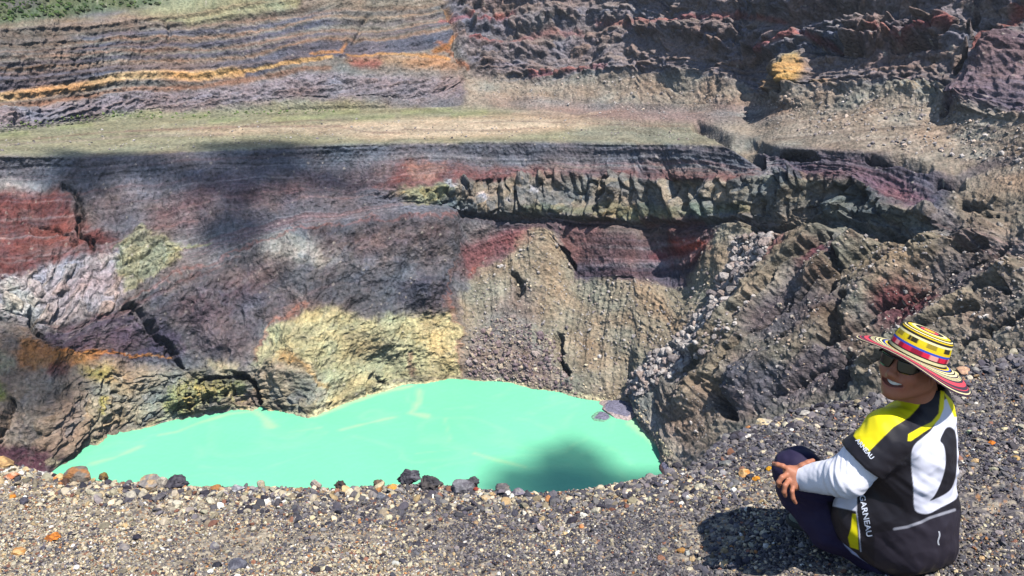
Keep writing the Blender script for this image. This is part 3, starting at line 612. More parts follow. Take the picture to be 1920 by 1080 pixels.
ea = np.array(EDGE, float); ey = np.interp(gc, ea[:, 0], ea[:, 1]) + 3.0 * fbm(gc / 60, gc * 0, 3, 320) + .5 * perlin(gc / 9, gc * 0, 321)
def ground_hit(px, py):
    D = dirs(px, py); t = np.full(D.shape[:-1], 3.5)
    for _ in range(14):
        t = np.clip(t - (D[..., 2] * t - zg(D[..., 0] * t, D[..., 1] * t)) / np.minimum(D[..., 2] + SY * D[..., 1] - np.where(D[..., 0] > 0, .2, .05) * D[..., 0], -.15), .3, 14)
    return D * t[..., None]
fr = np.concatenate([np.linspace(0, 1, 90), 1 + np.linspace(.06, 1.6, 26)])
gpy = ey[None, :] + fr[:, None] * (1110 - ey[None, :])
G = ground_hit(np.broadcast_to(gc, gpy.shape), gpy)
G[..., 2] = zg(G[..., 0], G[..., 1]) + .006 * fbm(G[..., 0] / .05, G[..., 1] / .05, 2, 322)
# beyond the edge the slope rolls over and drops
E = G[0]; hE = np.hypot(E[:, 0], E[:, 1])[:, None]; out = E[:, :2] / hE
drop = []
for d, z in ((45, -60), (22, -29), (12, -15.5), (7, -8.8), (4.2, -5.0), (2.6, -2.9), (1.6, -1.65), (.95, -.92), (.55, -.50), (.28, -.23), (.12, -.085)):
    P = np.empty_like(E); P[:, :2] = E[:, :2] + out * d; P[:, 2] = E[:, 2] + z + min(d, 3) * .10 * fbm(gc / 40, gc * 0 + d, 3, 330)
    drop.append(P)
GV = np.concatenate([np.array(drop), G], 0)
gx, gy = GV[..., 0], GV[..., 1]
g1, ge, gid = worley(gx / .018, gy / .018, 340); g2, _, gid2 = worley(gx / .010, gy / .010, 341)
gcol = np.zeros(GV.shape, np.float32) + lin((112, 106, 106))
def mixc(c, rgb, m): return c * (1 - m[..., None]) + lin(rgb) * m[..., None]
big = fbm(gx / .8, gy / .8, 3, 345)
gcol = mixc(gcol, (160, 148, 128), np.clip(.5 - gx * .22 + big * .5, 0, .8))
gcol = mixc(gcol, (70, 68, 76), ((gid < .3) * .6).astype(np.float32)); gcol = mixc(gcol, (176, 164, 144), ((gid > .72) * .7).astype(np.float32)); gcol = mixc(gcol, (180, 130, 80), ((gid2 > .93) * .6).astype(np.float32))
ground_mat = mat_vc('volcanic_ground', .95, .15, noise=42, bump=.012, bscale=1.6, var=.35)
ground = mesh_np('ground', GV, grid_faces(*GV.shape[:2]), ground_mat, gcol.reshape(-1, 3)); tag(ground, kind='structure')

# ---- stones
def ico(sub):
    import bmesh
    bm = bmesh.new(); bmesh.ops.create_icosphere(bm, subdivisions=sub, radius=1)
    v = np.array([q.co[:] for q in bm.verts]); f = np.array([[q.index for q in p.verts] for p in bm.faces]); bm.free(); return v, f
def facet(v, rs, n=9, cut=.72):
    """break a ball into flat faces: clip against random planes"""
    v = v.copy()
    for _ in range(n):
        d = rs.normal(size=3); d /= np.linalg.norm(d); c = rs.uniform(cut - .16, cut + .12); h = v @ d
        v -= np.where(h > c, (h - c) * .92, 0)[:, None] * d
    return v
PAL = [((80,78,85),.26),((108,104,107),.22),((136,130,128),.13),((58,56,64),.08),((186,176,154),.12),((204,188,156),.07),((220,216,208),.02),((184,158,120),.035),((176,124,80),.008),((134,96,80),.03),((138,128,108),.05)]
pc = np.array([lin(c) for c, _ in PAL]); pw = np.array([q for _, q in PAL]); pw /= pw.sum()
def stones(name, label, cat, n, smin, smax, pexp, sub, seed, region, sink=.25, pal_w=None, nshape=24):
    rs = SRAND(seed); v0, f0 = ico(sub)
    shapes = [facet(v0 * rs.uniform(.92, 1.05, (len(v0), 1)), rs, 7 + sub * 2) * np.array([1, rs.uniform(.65, 1), rs.uniform(.5, .85)]) for _ in range(nshape)]
    px, py = region(rs, n); P = ground_hit(px, py); ok = P[:, 1] > .5; dn = fbm(P[:, 0] / .55 + 3, P[:, 1] / .4, 3, 360); ok &= rs.rand(n) > np.clip(dn * 1.6 - .05, 0, .8) * (smax < .03); P = P[ok]; n = len(P)
    P[:, 2] = zg(P[:, 0], P[:, 1])
    sz = smin * (1 - rs.rand(n) * (1 - (smin / smax) ** pexp)) ** (-1 / pexp)
    an = rs.uniform(0, 2 * math.pi, n); tl = rs.normal(0, .35, (n, 2)); sh = rs.randint(0, nshape, n)
    B = np.array(shapes)[sh] * sz[:, None, None]
    x = B[..., 0] * np.cos(an)[:, None] - B[..., 1] * np.sin(an)[:, None]; y = B[..., 0] * np.sin(an)[:, None] + B[..., 1] * np.cos(an)[:, None]
    z = B[..., 2] + x * tl[:, :1] + y * tl[:, 1:]
    VV = np.stack([x, y, z], -1) + P[:, None, :]; VV[..., 2] += (sz * (.5 - sink))[:, None]
    prob = np.tile(pw, (n, 1))
    warm = np.clip(.95 - P[:, 0] * .5 + .9 * fbm(P[:, 0] / .7, P[:, 1] / .5, 3, 350), .25, 2.2)[:, None]
    prob[:, 4:] *= warm; prob[:, :4] *= (1.0 / np.clip(warm, .6, 2)); prob /= prob.sum(1, keepdims=True)
    ci = (prob.cumsum(1) > rs.rand(n, 1)).argmax(1)
    cc = pc[ci] * rs.uniform(.7, 1.25, (n, 1)) * np.stack([rs.uniform(.95, 1.07, n), np.ones(n), rs.uniform(.92, 1.06, n)], -1)
    CC = np.repeat(cc[:, None, :], len(v0), 1)
    FF = f0[None] + (np.arange(n) * len(v0))[:, None, None]
    o = mesh_np(name, VV, FF.reshape(-1, 3), stone_mat, np.clip(CC, .01, .9).reshape(-1, 3), smooth=False)
    tag(o, label, cat, kind='stuff'); return o
stone_mat = mat_vc('gravel_stone', .9, .2, noise=70, bump=.004, bscale=2.0, var=.28)
ekx = ea[:, 0]
def reg_all(rs, n):
    px = rs.uniform(-420, 2240, n); e = np.interp(px, ekx, ea[:, 1]); f = rs.rand(n) ** 1.25
    return px, e + f * (1140 - e)
def reg_edge(rs, n):
    px = rs.uniform(-100, 2030, n); e = np.interp(px, ekx, ea[:, 1]); return px, e + np.abs(rs.normal(0, 1, n)) * 28 + 1
def reg_right(rs, n):
    px = rs.uniform(1290, 2200, n); e = np.interp(px, ekx, ea[:, 1]); return px, e + rs.rand(n) ** 1.4 * 260
stones('gravel', 'fine dark and cream gravel covering the rim', 'gravel', 285000, .0024, .0115, 2.0, 1, 401, reg_all)
stones('gravel', 'coarser dark and pale stones scattered over the gravel', 'gravel', 7200, .0065, .021, 2.6, 2, 402, reg_all, .35)
stones('rubble', 'loose broken rubble along the very edge of the rim', 'rubble', 2400, .010, .034, 2.0, 2, 403, reg_edge, .35)
stones('rubble', 'small sharp rubble on the rising slope behind the person', 'rubble', 22000, .0045, .026, 2.3, 1, 404, reg_right, .3)
# ---------------------------------------------------------------- single rocks on the rim that one can point at
rock_m = {k: mat_vc('rock_' + k, .92, .18, noise=26, bump=.008, bscale=2.5, var=.38) for k in ('a',)}
def boulder(px, py, wpx, hpx, rgb, label, seed, rgb2=None, knob=0, lift=.32, group=None, name='boulder'):
    rs = SRAND(seed); g = ground_hit(np.array([float(px)]), np.array([float(py)]))[0]; d = g[1] * CP - g[2] * SP
    w_ = wpx * d / FPX / 2; h_ = hpx * d / FPX / 2
    v, f = ico(5); v = facet(v, rs, 13, .74)
    nz = fbm(v[:, 0] * 2 + seed, v[:, 1] * 2 + v[:, 2] * 1.7, 4, 600 + seed); v = v * (1 + (.06 + .10 * knob) * nz)[:, None]
    if knob: q1_, _, _ = worley(v[:, 0] * 2.6 + v[:, 2], v[:, 1] * 2.6 - v[:, 2] * 1.6 + seed, 610); v = v * (1 + .16 * (.5 - q1_))[:, None]
    v = v * np.array([w_, w_ * rs.uniform(.7, .95), h_]); a = rs.uniform(-.25, .25); v = np.stack([v[:, 0] * math.cos(a) - v[:, 2] * math.sin(a) * .5, v[:, 1], v[:, 2] + v[:, 0] * math.sin(a) * .5], -1)
    P = np.array((g[0], g[1], float(zg(g[0], g[1])) + h_ * lift))
    c = np.zeros((len(v), 3)) + lin(rgb); n2 = fbm(v[:, 0] / w_ * 1.4 + seed * 3, v[:, 1] / w_ * 1.4 + v[:, 2] / h_, 4, 620)
    if rgb2 is not None: m = np.clip(n2 * 2.2 + .25, 0, 1)[:, None]; c = c * (1 - m) + lin(rgb2) * m
    c = c * (1 + .22 * fbm(v[:, 0] / w_ * 5, v[:, 2] / h_ * 5, 2, 621))[:, None]
    o = mesh_np(name, v + P, f, rock_m['a'], c, smooth=False, origin=P); tag(o, label, 'rock', group); return o
G_, K_, O_, W_ = (112, 108, 108), (62, 60, 68), (188, 122, 60), (208, 196, 172)
boulder(8, 876, 46, 34, (150,120,84), 'brown and cream rock at the left end of the rim', 1, (196,160,110))
boulder(20, 898, 34, 20, (196,122,84), 'flat orange pink stone beneath the brown rock at the left end of the rim', 2, (214,170,140))
boulder(112, 900, 28, 22, (206,178,128), 'small cream and orange stone left of the large grey boulder', 3, (196,120,60))
boulder(124, 908, 20, 18, (86,66,58), 'dark brown stone tucked under the cream and orange stone', 4)
boulder(150, 901, 56, 36, (116,108,100), 'large grey boulder with rusty streaks at the lake corner of the rim', 5, (158,112,74), lift=.5)
boulder(194, 898, 20, 18, (128,106,62), 'small olive brown stone standing right of the large grey boulder', 6, (96,84,70), lift=.5)
boulder(282, 912, 48, 30, (136,130,126), 'wide pale grey rock on the rim edge below the sulphur streaks', 7, (176,150,116), lift=.5)
boulder(306, 914, 24, 30, (176,166,150), 'pale upright slab leaning on the wide grey rock', 8, (150,140,130), lift=.5)
boulder(334, 912, 46, 28, K_, 'black knobbly lava rock right of the pale slab', 9, (84,80,86), 1, lift=.5)
boulder(246, 932, 26, 20, (176,168,152), 'small cream wedge of rock below the wide grey rock', 10, (140,134,128))
boulder(298, 938, 30, 22, (84,80,86), 'dark grey rock lying in front of the black knobbly lava', 11, (120,116,112))
boulder(385, 928, 24, 18, K_, 'black lava lump alone on the edge left of the two grey stones', 12, None, 1)
boulder(447, 920, 26, 18, (134,134,140), 'bluish grey stone on the edge beside the cream stone', 13, (170,168,168), lift=.5)
boulder(490, 914, 20, 20, (172,160,134), 'cream pointed stone on the edge right of the bluish grey stone', 14, (150,146,138), lift=.5)
boulder(592, 914, 24, 22, (168,158,150), 'pale grey block standing on the edge in the middle of the rim', 15, (136,120,108), lift=.5)
boulder(638, 914, 26, 18, (58,56,60), 'charcoal lava stone right of the pale grey block', 16, (78,64,58), 1, lift=.5)
boulder(712, 912, 24, 20, (96,84,76), 'brown black rock left of the tallest lava rock on the edge', 17, (120,100,84), 1, lift=.5)
boulder(768, 904, 44, 40, K_, 'tallest knobbly black lava rock on the rim edge', 18, (92,90,96), 1, lift=.62)
boulder(735, 917, 20, 16, (206,140,60), 'bright orange stone just left of the tallest lava rock', 19, (190,150,90))
boulder(808, 912, 50, 28, (64,62,66), 'long knobbly lava rock right of the tallest one', 20, (92,86,84), 1, lift=.5)
boulder(867, 920, 46, 36, (128,126,130), 'smooth grey rock with a ridge on its top near the teal shadow on the lake', 21, (104,100,106), lift=.45)
boulder(884, 909, 30, 24, (78,76,80), 'dark lava rock behind the smooth ridged grey rock', 22, None, 1, lift=.5)
boulder(893, 920, 12, 11, (150,70,56), 'small brick red stone touching the right side of the smooth ridged grey rock', 23)
boulder(716, 936, 26, 22, (104,106,114), 'round slate grey stone below the brown black rock', 24, (130,130,134))
boulder(940, 921, 34, 20, (98,94,96), 'low grey rock where the rim meets the teal shadow', 25, (120,112,106), 1)
boulder(972, 928, 30, 18, (116,110,122), 'mauve grey stone at the right end of the dark rock line', 26, (146,140,140), lift=.45)
boulder(983, 966, 14, 16, (216,208,190), 'small white angular stone below the mauve grey stone', 27)
boulder(45, 944, 20, 20, (80,78,88), 'dark rounded stone left of the orange pebble on the left slope', 28)
boulder(24, 934, 14, 14, (206,130,56), 'orange pebble on the upper left of the gravel slope', 29)
boulder(100, 1010, 30, 16, (206,128,56), 'orange crumbly stone low on the left gravel slope', 30, (150,90,50), 1)
boulder(34, 1038, 34, 16, (190,136,80), 'flat orange brown stone at the lower left', 31, (206,170,120))
boulder(258, 1010, 18, 18, (58,56,66), 'black cubic stone in the middle of the left gravel', 32)
boulder(232, 1032, 26, 20, (128,122,122), 'grey stone below left of the black cubic stone', 33, (150,140,130))
boulder(402, 1030, 22, 26, (112,108,116), 'grey upright stone left of the square dark block', 34, (150,146,140))
boulder(446, 1066, 38, 32, (84,84,94), 'square dark grey block half buried at the bottom of the slope', 35, (110,110,118))
boulder(408, 1063, 20, 18, (54,54,62), 'black stone left of the square dark block', 36)
boulder(782, 1022, 18, 14, (66,64,72), 'small black stone in the middle of the cream gravel', 37)
boulder(592, 1072, 22, 16, (60,58,64), 'black stone at the bottom edge under the centre of the rim', 38)
boulder(1090, 990, 16, 14, (214,138,84), 'orange stone in the dark gravel near the middle of the slope', 39, (200,150,110))
boulder(1096, 969, 14, 11, (220,214,196), 'white stone above the orange stone in the dark gravel', 40)
boulder(1374, 921, 15, 10, (232,230,226), 'bright white stone left of the hand of the person', 41, lift=.5)
boulder(1398, 892, 30, 20, (206,170,120), 'large cream orange rock between the lake and the knee of the person', 42, (190,130,70))
boulder(1418, 900, 16, 14, (208,140,50), 'orange stone right of the large cream orange rock', 43)
boulder(1360, 872, 28, 18, (110,112,112), 'grey green block above the cream orange rock', 44, (150,146,136))
boulder(1442, 882, 14, 12, (206,150,44), 'small yellow ochre stone touching the knee of the person', 45)
boulder(1432, 795, 36, 16, (206,184,146), 'cream slab on the edge of the rising slope', 46, (180,170,150))
boulder(1510, 778, 30, 14, (176,170,160), 'pale flat slab on the edge above the knee of the person', 47, (150,146,140))
boulder(1270, 877, 22, 18, (66,64,70), 'black stone on the edge at the right tip of the lake', 48)
boulder(1280, 890, 9, 6, (232,230,222), 'tiny white stone beside the black stone at the right tip of the lake', 49)
boulder(1434, 1008, 20, 18, (104,104,112), 'grey stone lying in the shadow of the person', 50)
boulder(1278, 1034, 18, 15, (166,124,74), 'brown stone in the little cluster left of the shadow', 51)
boulder(1289, 1040, 12, 14, (176,176,168), 'pale grey stone in the little cluster left of the shadow', 52)
boulder(1805, 701, 34, 18, (196,158,128), 'flat pink orange rock on the slope right of the hat', 53, (176,140,120), lift=.5)
boulder(1786, 706, 20, 14, (206,196,140), 'cream stone right of the hat brim beside the flat pink orange rock', 54, lift=.5)
boulder(1818, 812, 13, 12, (176,186,150), 'pale green grey stone on the slope right of the jersey', 55)
boulder(1902, 862, 20, 14, (166,130,80), 'brown stone near the right edge of the slope', 56, (190,160,110))
boulder(1860, 832, 16, 8, (206,120,50), 'flat orange chip between the green grey and the brown stones', 57)
# ---------------------------------------------------------------- fallen boulders in the chute, talus blocks, far shrubs, shore rocks, clouds
tree_v = Vr + 0
def on_crater(px, py):
    """nearest surface point of the crater to a surveyed direction"""
    ci = np.clip(np.searchsorted(cols, px), 1, NC - 1); colv = Vpy[:, ci]; out = np.empty((len(ci), 3))
    lo_ = np.minimum(np.argmin(np.abs(colv - np.asarray(py)[None, :]), axis=0), NR - 2); f = SRAND(77).rand(len(ci), 1); g = SRAND(78).rand(len(ci), 1)
    return (V[lo_, ci] * (1 - f) + V[lo_ + 1, ci] * f) * (1 - g) + g * (V[lo_, ci - 1] * (1 - f) + V[lo_ + 1, ci - 1] * f)
def debris(name, label, cat, n, poly, smin, smax, pexp, seed, rgbs, sub=2, sq=.75):
    rs = SRAND(seed); P = np.array(poly, float); x = rs.uniform(P[:, 0].min(), P[:, 0].max(), n * 4); y = rs.uniform(P[:, 1].min(), P[:, 1].max(), n * 4)
    m = inpoly0(poly, x, y); x = x[m][:n]; y = y[m][:n]; n = len(x); Q = on_crater(x, y)
    v0, f0 = ico(sub); shapes = np.array([facet(v0, rs, 9) * np.array([1, rs.uniform(.7, 1), rs.uniform(.6, .9)]) for _ in range(16)])
    sz = smin * (1 - rs.rand(n) * (1 - (smin / smax) ** pexp)) ** (-1 / pexp); B = shapes[rs.randint(0, 16, n)] * sz[:, None, None]; a = rs.uniform(0, 6.28, n)
    X = B[..., 0] * np.cos(a)[:, None] - B[..., 1] * np.sin(a)[:, None]; Y = B[..., 0] * np.sin(a)[:, None] + B[..., 1] * np.cos(a)[:, None]
    VV = np.stack([X, Y, B[..., 2] + X * rs.normal(0, .3, (n, 1))], -1) + Q[:, None, :]; VV[..., 2] += (sz * .25)[:, None]
    cc = np.array([lin(c) for c in rgbs])[rs.randint(0, len(rgbs), n)] * rs.uniform(.8, 1.2, (n, 1))
    o = mesh_np(name, VV, (f0[None] + (np.arange(n) * len(v0))[:, None, None]).reshape(-1, 3), rock_mat, np.repeat(cc[:, None], len(v0), 1).reshape(-1, 3), smooth=False)
    tag(o, label, cat, kind='stuff'); return o
def inpoly0(pts, x, y):
    P = np.array(pts, float); ins = np.zeros(x.shape, bool)
    for (ax, ay), (bx, by) in zip(P, np.roll(P, -1, 0)):
        if ay != by: ins ^= ((ay > y) != (by > y)) & (x < (bx - ax) * (y - ay) / (by - ay) + ax)
    return ins
GR = [(172,164,160), (156,148,144), (190,182,176), (130,122,122), (164,148,140)]
CH = [(1376,452),(1450,432),(1450,482),(1408,530),(1355,606),(1284,694),(1210,748),(1168,745),(1240,660),(1318,570),(1368,500)]
debris('rockfall', 'pale angular boulders filling the chute on the right crater slope', 'rockfall', 2200, CH, .5, 3.0, 1.8, 701, GR)
debris('rockfall', 'thin line of boulders running down beside the chute', 'rockfall', 260, [(1300,700),(1400,590),(1440,560),(1380,640),(1330,690),(1240,740)], .5, 1.8, 2, 702, GR)
debris('scree', 'scattered stones on the gullied grey scree above the lake', 'scree', 1300, [(866,700),(880,540),(1000,440),(1040,440),(1080,530),(1285,530),(1330,480),(1340,560),(1200,740),(1080,735)], .25, 1.3, 2.2, 703, GR + [(200,186,160)], 1)
debris('scree', 'coarse purple rubble at the foot of the scree by the waterline', 'scree', 900, [(868,705),(890,640),(950,590),(1040,640),(1080,740),(1000,724)], .35, 2.0, 2, 704, [(140,122,122),(160,146,140),(118,104,108),(176,160,140)], 1)
debris('scree', 'pale crusted pebbles along the far shore of the lake', 'scree', 700, [(870,712),(960,712),(1080,738),(1200,748),(1260,840),(1275,880),(1256,884),(1240,840),(1196,800),(1186,762),(1080,748),(960,720)], .25, 1.1, 2, 705, [(206,196,160),(190,176,150),(170,156,140)], 1)
debris('scree', 'loose stones strewn over the right hand crater slope', 'scree', 1600, [(1290,760),(1460,560),(1600,430),(1780,450),(1960,480),(1960,660),(1700,720),(1400,790),(1300,860)], .2, 1.1, 2.2, 706, GR + [(190,170,150)], 1)
debris('scree', 'fallen blocks under the far crater wall', 'scree', 800, [(870,160),(1000,152),(1200,140),(1430,190),(1600,170),(1800,205),(1960,220),(1960,330),(1700,290),(1400,235),(1000,205)], .3, 1.3, 2.2, 707, GR + [(206,186,170)], 1)
debris('scree', 'small stones dotted over the flat crater floor', 'scree', 420, [(0,262),(300,232),(700,225),(1100,215),(1320,240),(1370,266),(1000,260),(600,268),(200,288),(0,285)], .25, .9, 2.2, 710, GR + [(90,86,84)], 1)
debris('shrubs', 'low green shrubs covering the distant slope at the upper left', 'shrubs', 800, [(-60,-60),(330,-60),(330,4),(220,24),(120,36),(-60,46)], .6, 2.0, 1.8, 708, [(72,92,52),(60,78,48),(92,108,66),(70,76,56)], 2)
debris('shrubs', 'small bright green shrubs on the crater floor and ledges at the left', 'shrubs', 160, [(-40,240),(200,212),(400,212),(620,206),(640,214),(420,222),(200,226),(-40,256)], .4, 1.1, 2, 709, [(120,136,86),(104,120,74)], 1)
def shore_rock(px, py, w_, h_, rgb, label, seed):
    rs = SRAND(seed); D = dirs(px, py); P = D * (LAKE_Z / D[2]); v, f = ico(4); v = facet(v, rs, 12, .8) * np.array([w_, w_ * 1.1, h_]); v = v * (1 + .08 * fbm(v[:, 0] / w_ * 2, v[:, 1] / w_ * 2, 3, 720))[:, None]
    c = np.zeros((len(v), 3)) + lin(rgb); m = (v[:, 2] > h_ * .55)[:, None]; c = np.where(m, lin((120, 118, 136)), c)
    o = mesh_np('shore_rock', v + P, f, rock_mat, c, smooth=False, origin=P); tag(o, label, 'rock')
shore_rock(1166, 768, 7.5, 1.6, (176,160,156), 'flat grey rock standing in the turquoise water at the far right shore', 1)
shore_rock(1150, 757, 5.5, 1.3, (160,146,140), 'flat rock behind the one in the water, touching the far right shore', 2)
shore_rock(1126, 782, 4.0, .35, (120,170,140), 'thin drowned slab barely breaking the water left of the flat grey rock', 3)
shore_rock(1263, 862, 5.0, 3.0, (176,160,140), 'cream block of rock at the waterline below the right slope', 4)
shore_rock(1262, 880, 4.5, 2.4, (120,96,92), 'brown block of rock at the right tip of the lake', 5)

# clouds: small drifting cumulus between sun and crater, out of the picture; they shade the lake and the left wall
cm = bpy.data.materials.new('cloud_vapour'); cm.use_nodes = True; n = cm.node_tree; n.nodes.clear()
mo = n.nodes.new('ShaderNodeOutputMaterial'); mixs = n.nodes.new('ShaderNodeMixShader'); tr = n.nodes.new('ShaderNodeBsdfTransparent'); df = n.nodes.new('ShaderNodeBsdfDiffuse'); df.inputs[0].default_value = (.9, .9, .92, 1)
tcn = n.nodes.new('ShaderNodeTexCoord'); nz = n.nodes.new('ShaderNodeTexNoise'); nz.inputs['Scale'].default_value = .05; nz.inputs['Detail'].default_value = 5
lw = n.nodes.new('ShaderNodeLayerWeight'); lw.inputs[0].default_value = .5
mr = n.nodes.new('ShaderNodeMapRange'); mr.inputs[1].default_value = .35; mr.inputs[2].default_value = .95; mr.inputs[3].default_value = .6; mr.inputs[4].default_value = 0
ad_ = n.nodes.new('ShaderNodeMath'); ad_.operation = 'ADD'; sb = n.nodes.new('ShaderNodeMath'); sb.operation = 'MULTIPLY_ADD'; sb.inputs[1].default_value = 2.0; sb.inputs[2].default_value = -1.0
n.links.new(tcn.outputs['Object'], nz.inputs[0]); n.links.new(nz.outputs[0], sb.inputs[0]); n.links.new(lw.outputs['Facing'], ad_.inputs[0]); n.links.new(sb.outputs[0], ad_.inputs[1])
n.links.new(ad_.outputs[0], mr.inputs[0]); n.links.new(mr.outputs[0], mixs.inputs[0]); n.links.new(tr.outputs[0], mixs.inputs[1]); n.links.new(df.outputs[0], mixs.inputs[2]); n.links.new(mixs.outputs[0], mo.inputs[0])
def cloud(px, py, rx, ry, seed, hgt=1150):
    g = on_crater(np.array([float(px)]), np.array([float(py)]))[0] if py < 700 or px < 90 else dirs(px, py) * (LAKE_Z / dirs(px, py)[2])
    s_ = np.array(SUN); P = g + s_ * ((hgt - g[2]) / s_[2]); v, f = ico(5)
    k = 1 + .35 * fbm(v[:, 0] * 1.3 + seed, v[:, 1] * 1.3 + v[:, 2], 4, 730); v = v * k[:, None] * np.array([rx, ry, min(rx, ry) * .5])
    o = mesh_np('cloud', v + P, f, cm, smooth=True, origin=P); tag(o, kind='structure')
cloud(1068, 872, 13, 16, 1); cloud(1020, 912, 20, 13, 2); cloud(1165, 912, 30, 9, 3)
cloud(425, 350, 17, 9, 5); cloud(470, 274, 24, 12, 6); cloud(520, 320, 12, 10, 8); cloud(440, 435, 14, 9, 9); cloud(250, 300, 34, 7, 12); cloud(150, 330, 12, 9, 13); cloud(620, 330, 16, 6, 14); cloud(60, 700, 14, 16, 15)
# ---------------------------------------------------------------- volume modelling tools: blended limbs turned into one skin
class Vol:
    def __init__(s, lo, hi, h):
        s.lo = np.array(lo, float); s.h = h
        s.n = np.ceil((np.array(hi, float) - s.lo) / h).astype(int) + 1
        s.F = np.full(s.n, 0.5, np.float32)
        s.ax = [(s.lo[i] + h * np.arange(s.n[i])).astype(np.float32) for i in range(3)]
    def box(s, lo, hi, m):
        a = np.clip(np.floor((np.array(lo) - m - s.lo) / s.h).astype(int), 0, s.n - 1); b = np.clip(np.ceil((np.array(hi) + m - s.lo) / s.h).astype(int) + 1, 1, s.n)
        sl = tuple(slice(p, q) for p, q in zip(a, b))
        return sl, s.ax[0][sl[0]][:, None, None], s.ax[1][sl[1]][None, :, None], s.ax[2][sl[2]][None, None, :]
    def merge(s, sl, d, k):
        f = s.F[sl]
        if k > 0:
            h = np.clip(.5 + .5 * (f - d) / k, 0, 1); s.F[sl] = f * (1 - h) + d * h - k * h * (1 - h)
        elif k < 0:                                   # carve
            k = -k; h = np.clip(.5 - .5 * (f + d) / k, 0, 1); s.F[sl] = f * (1 - h) - d * h + k * h * (1 - h)
        else: s.F[sl] = np.minimum(f, d)
    def cone(s, a, b, ra, rb, k=.015):
        a = np.array(a, float); b = np.array(b, float); m = max(ra, rb) + abs(k) + .01
        sl, x, y, z = s.box(np.minimum(a, b), np.maximum(a, b), m); v = b - a; L = float(v @ v) + 1e-12
        t = np.clip(((x - a[0]) * v[0] + (y - a[1]) * v[1] + (z - a[2]) * v[2]) / L, 0, 1)
        d = np.sqrt((x - a[0] - t * v[0]) ** 2 + (y - a[1] - t * v[1]) ** 2 + (z - a[2] - t * v[2]) ** 2) - (ra + (rb - ra) * t)
        s.merge(sl, d.astype(np.float32), k)
    def chain(s, pts, rad, k=.012):
        for (a, ra), (b, rb) in zip(zip(pts[:-1], rad[:-1]), zip(pts[1:], rad[1:])): s.cone(a, b, ra, rb, k)
    def ell(s, c, r, M=None, k=.015):
        c = np.array(c, float); r = np.array(r, float); M = np.eye(3) if M is None else np.array(M); m = r.max() + abs(k) + .01
        sl, x, y, z = s.box(c, c, m); x = x - c[0]; y = y - c[1]; z = z - c[2]
        p = [M[i][0] * x + M[i][1] * y + M[i][2] * z for i in range(3)]
        k0 = np.sqrt(sum((p[i] / r[i]) ** 2 for i in range(3))); k1 = np.sqrt(sum((p[i] / r[i] ** 2) ** 2 for i in range(3))) + 1e-6
        s.merge(sl, (k0 * (k0 - 1) / k1).astype(np.float32), k)
    def mesh(s, smooth=2):
        F = s.F; I = F < 0; n = F.shape; c8 = [I[i:n[0] - 1 + i, j:n[1] - 1 + j, k:n[2] - 1 + k] for i in (0, 1) for j in (0, 1) for k in (0, 1)]
        sm = sum(c.astype(np.int8) for c in c8); act = (sm > 0) & (sm < 8); ii = np.argwhere(act)
        idx = np.full(act.shape, -1, np.int32); idx[act] = np.arange(len(ii))
        acc = np.zeros((len(ii), 3)); cnt = np.zeros(len(ii))
        cor = [np.array((i, j, k)) for i in (0, 1) for j in (0, 1) for k in (0, 1)]
        val = [F[tuple((ii + c).T)] for c in cor]
        for a in range(8):
            for b in range(a + 1, 8):
                if np.abs(cor[a] - cor[b]).sum() != 1: continue
                cr = (val[a] < 0) != (val[b] < 0); t = val[a] / (val[a] - val[b] + 1e-12)
                p = ii + cor[a] + t[:, None] * (cor[b] - cor[a]); acc[cr] += p[cr]; cnt[cr] += 1
        Vv = acc / np.maximum(cnt, 1)[:, None] * s.h + s.lo
        Q = []
        for ax in range(3):
            o = [q for q in range(3) if q != ax]
            sl0 = [slice(1, -1)] * 3; sl0[ax] = slice(0, -1); sl1 = [slice(1, -1)] * 3; sl1[ax] = slice(1, None)
            A = I[tuple(sl0)]; B = I[tuple(sl1)]; e = np.argwhere(A != B)
            if not len(e): continue
            flip = A[tuple(e.T)]; base = e.copy(); base[:, o[0]] += 1; base[:, o[1]] += 1
            def cell(d0, d1):
                q = base.copy(); q[:, o[0]] -= d0; q[:, o[1]] -= d1; return idx[tuple(q.T)]
            q = np.stack([cell(1, 1), cell(0, 1), cell(0, 0), cell(1, 0)], -1)
            if ax == 1: flip = ~flip
            q[~flip] = q[~flip][:, ::-1]; Q.append(q)
        Q = np.concatenate(Q); Q = Q[(Q >= 0).all(1)]
        for _ in range(smooth):
            sacc = np.zeros_like(Vv); sc = np.zeros(len(Vv))
            for a in range(4):
                for b in ((a + 1) % 4, (a - 1) % 4):
                    for d in range(3): sacc[:, d] += np.bincount(Q[:, a], Vv[Q[:, b], d], len(Vv))
                    sc += np.bincount(Q[:, a], minlength=len(Vv))
            Vv = Vv * .5 + .5 * sacc / np.maximum(sc, 1)[:, None]
        return Vv, Q

def proj(P):
    P = np.asarray(P, float); d = P[..., 1] * CP - P[..., 2] * SP
    return 960 + FPX * P[..., 0] / d, 540 - FPX * (P[..., 1] * SP + P[..., 2] * CP) / d
def inpoly(pts, x, y):
    P = np.array(pts, float); ins = np.zeros(x.shape, bool)
    for (ax, ay), (bx, by) in zip(P, np.roll(P, -1, 0)):
        if ay != by: ins ^= ((ay > y) != (by > y)) & (x < (bx - ax) * (y - ay) / (by - ay) + ax)
    return ins
def rotm(F_, U_):
    F_ = np.array(F_, float); F_ /= np.linalg.norm(F_); U_ = np.array(U_, float); U_ -= F_ * (U_ @ F_); U_ /= np.linalg.norm(U_)
    return np.array([F_, np.cross(U_, F_), U_])      # rows: forward, left, up

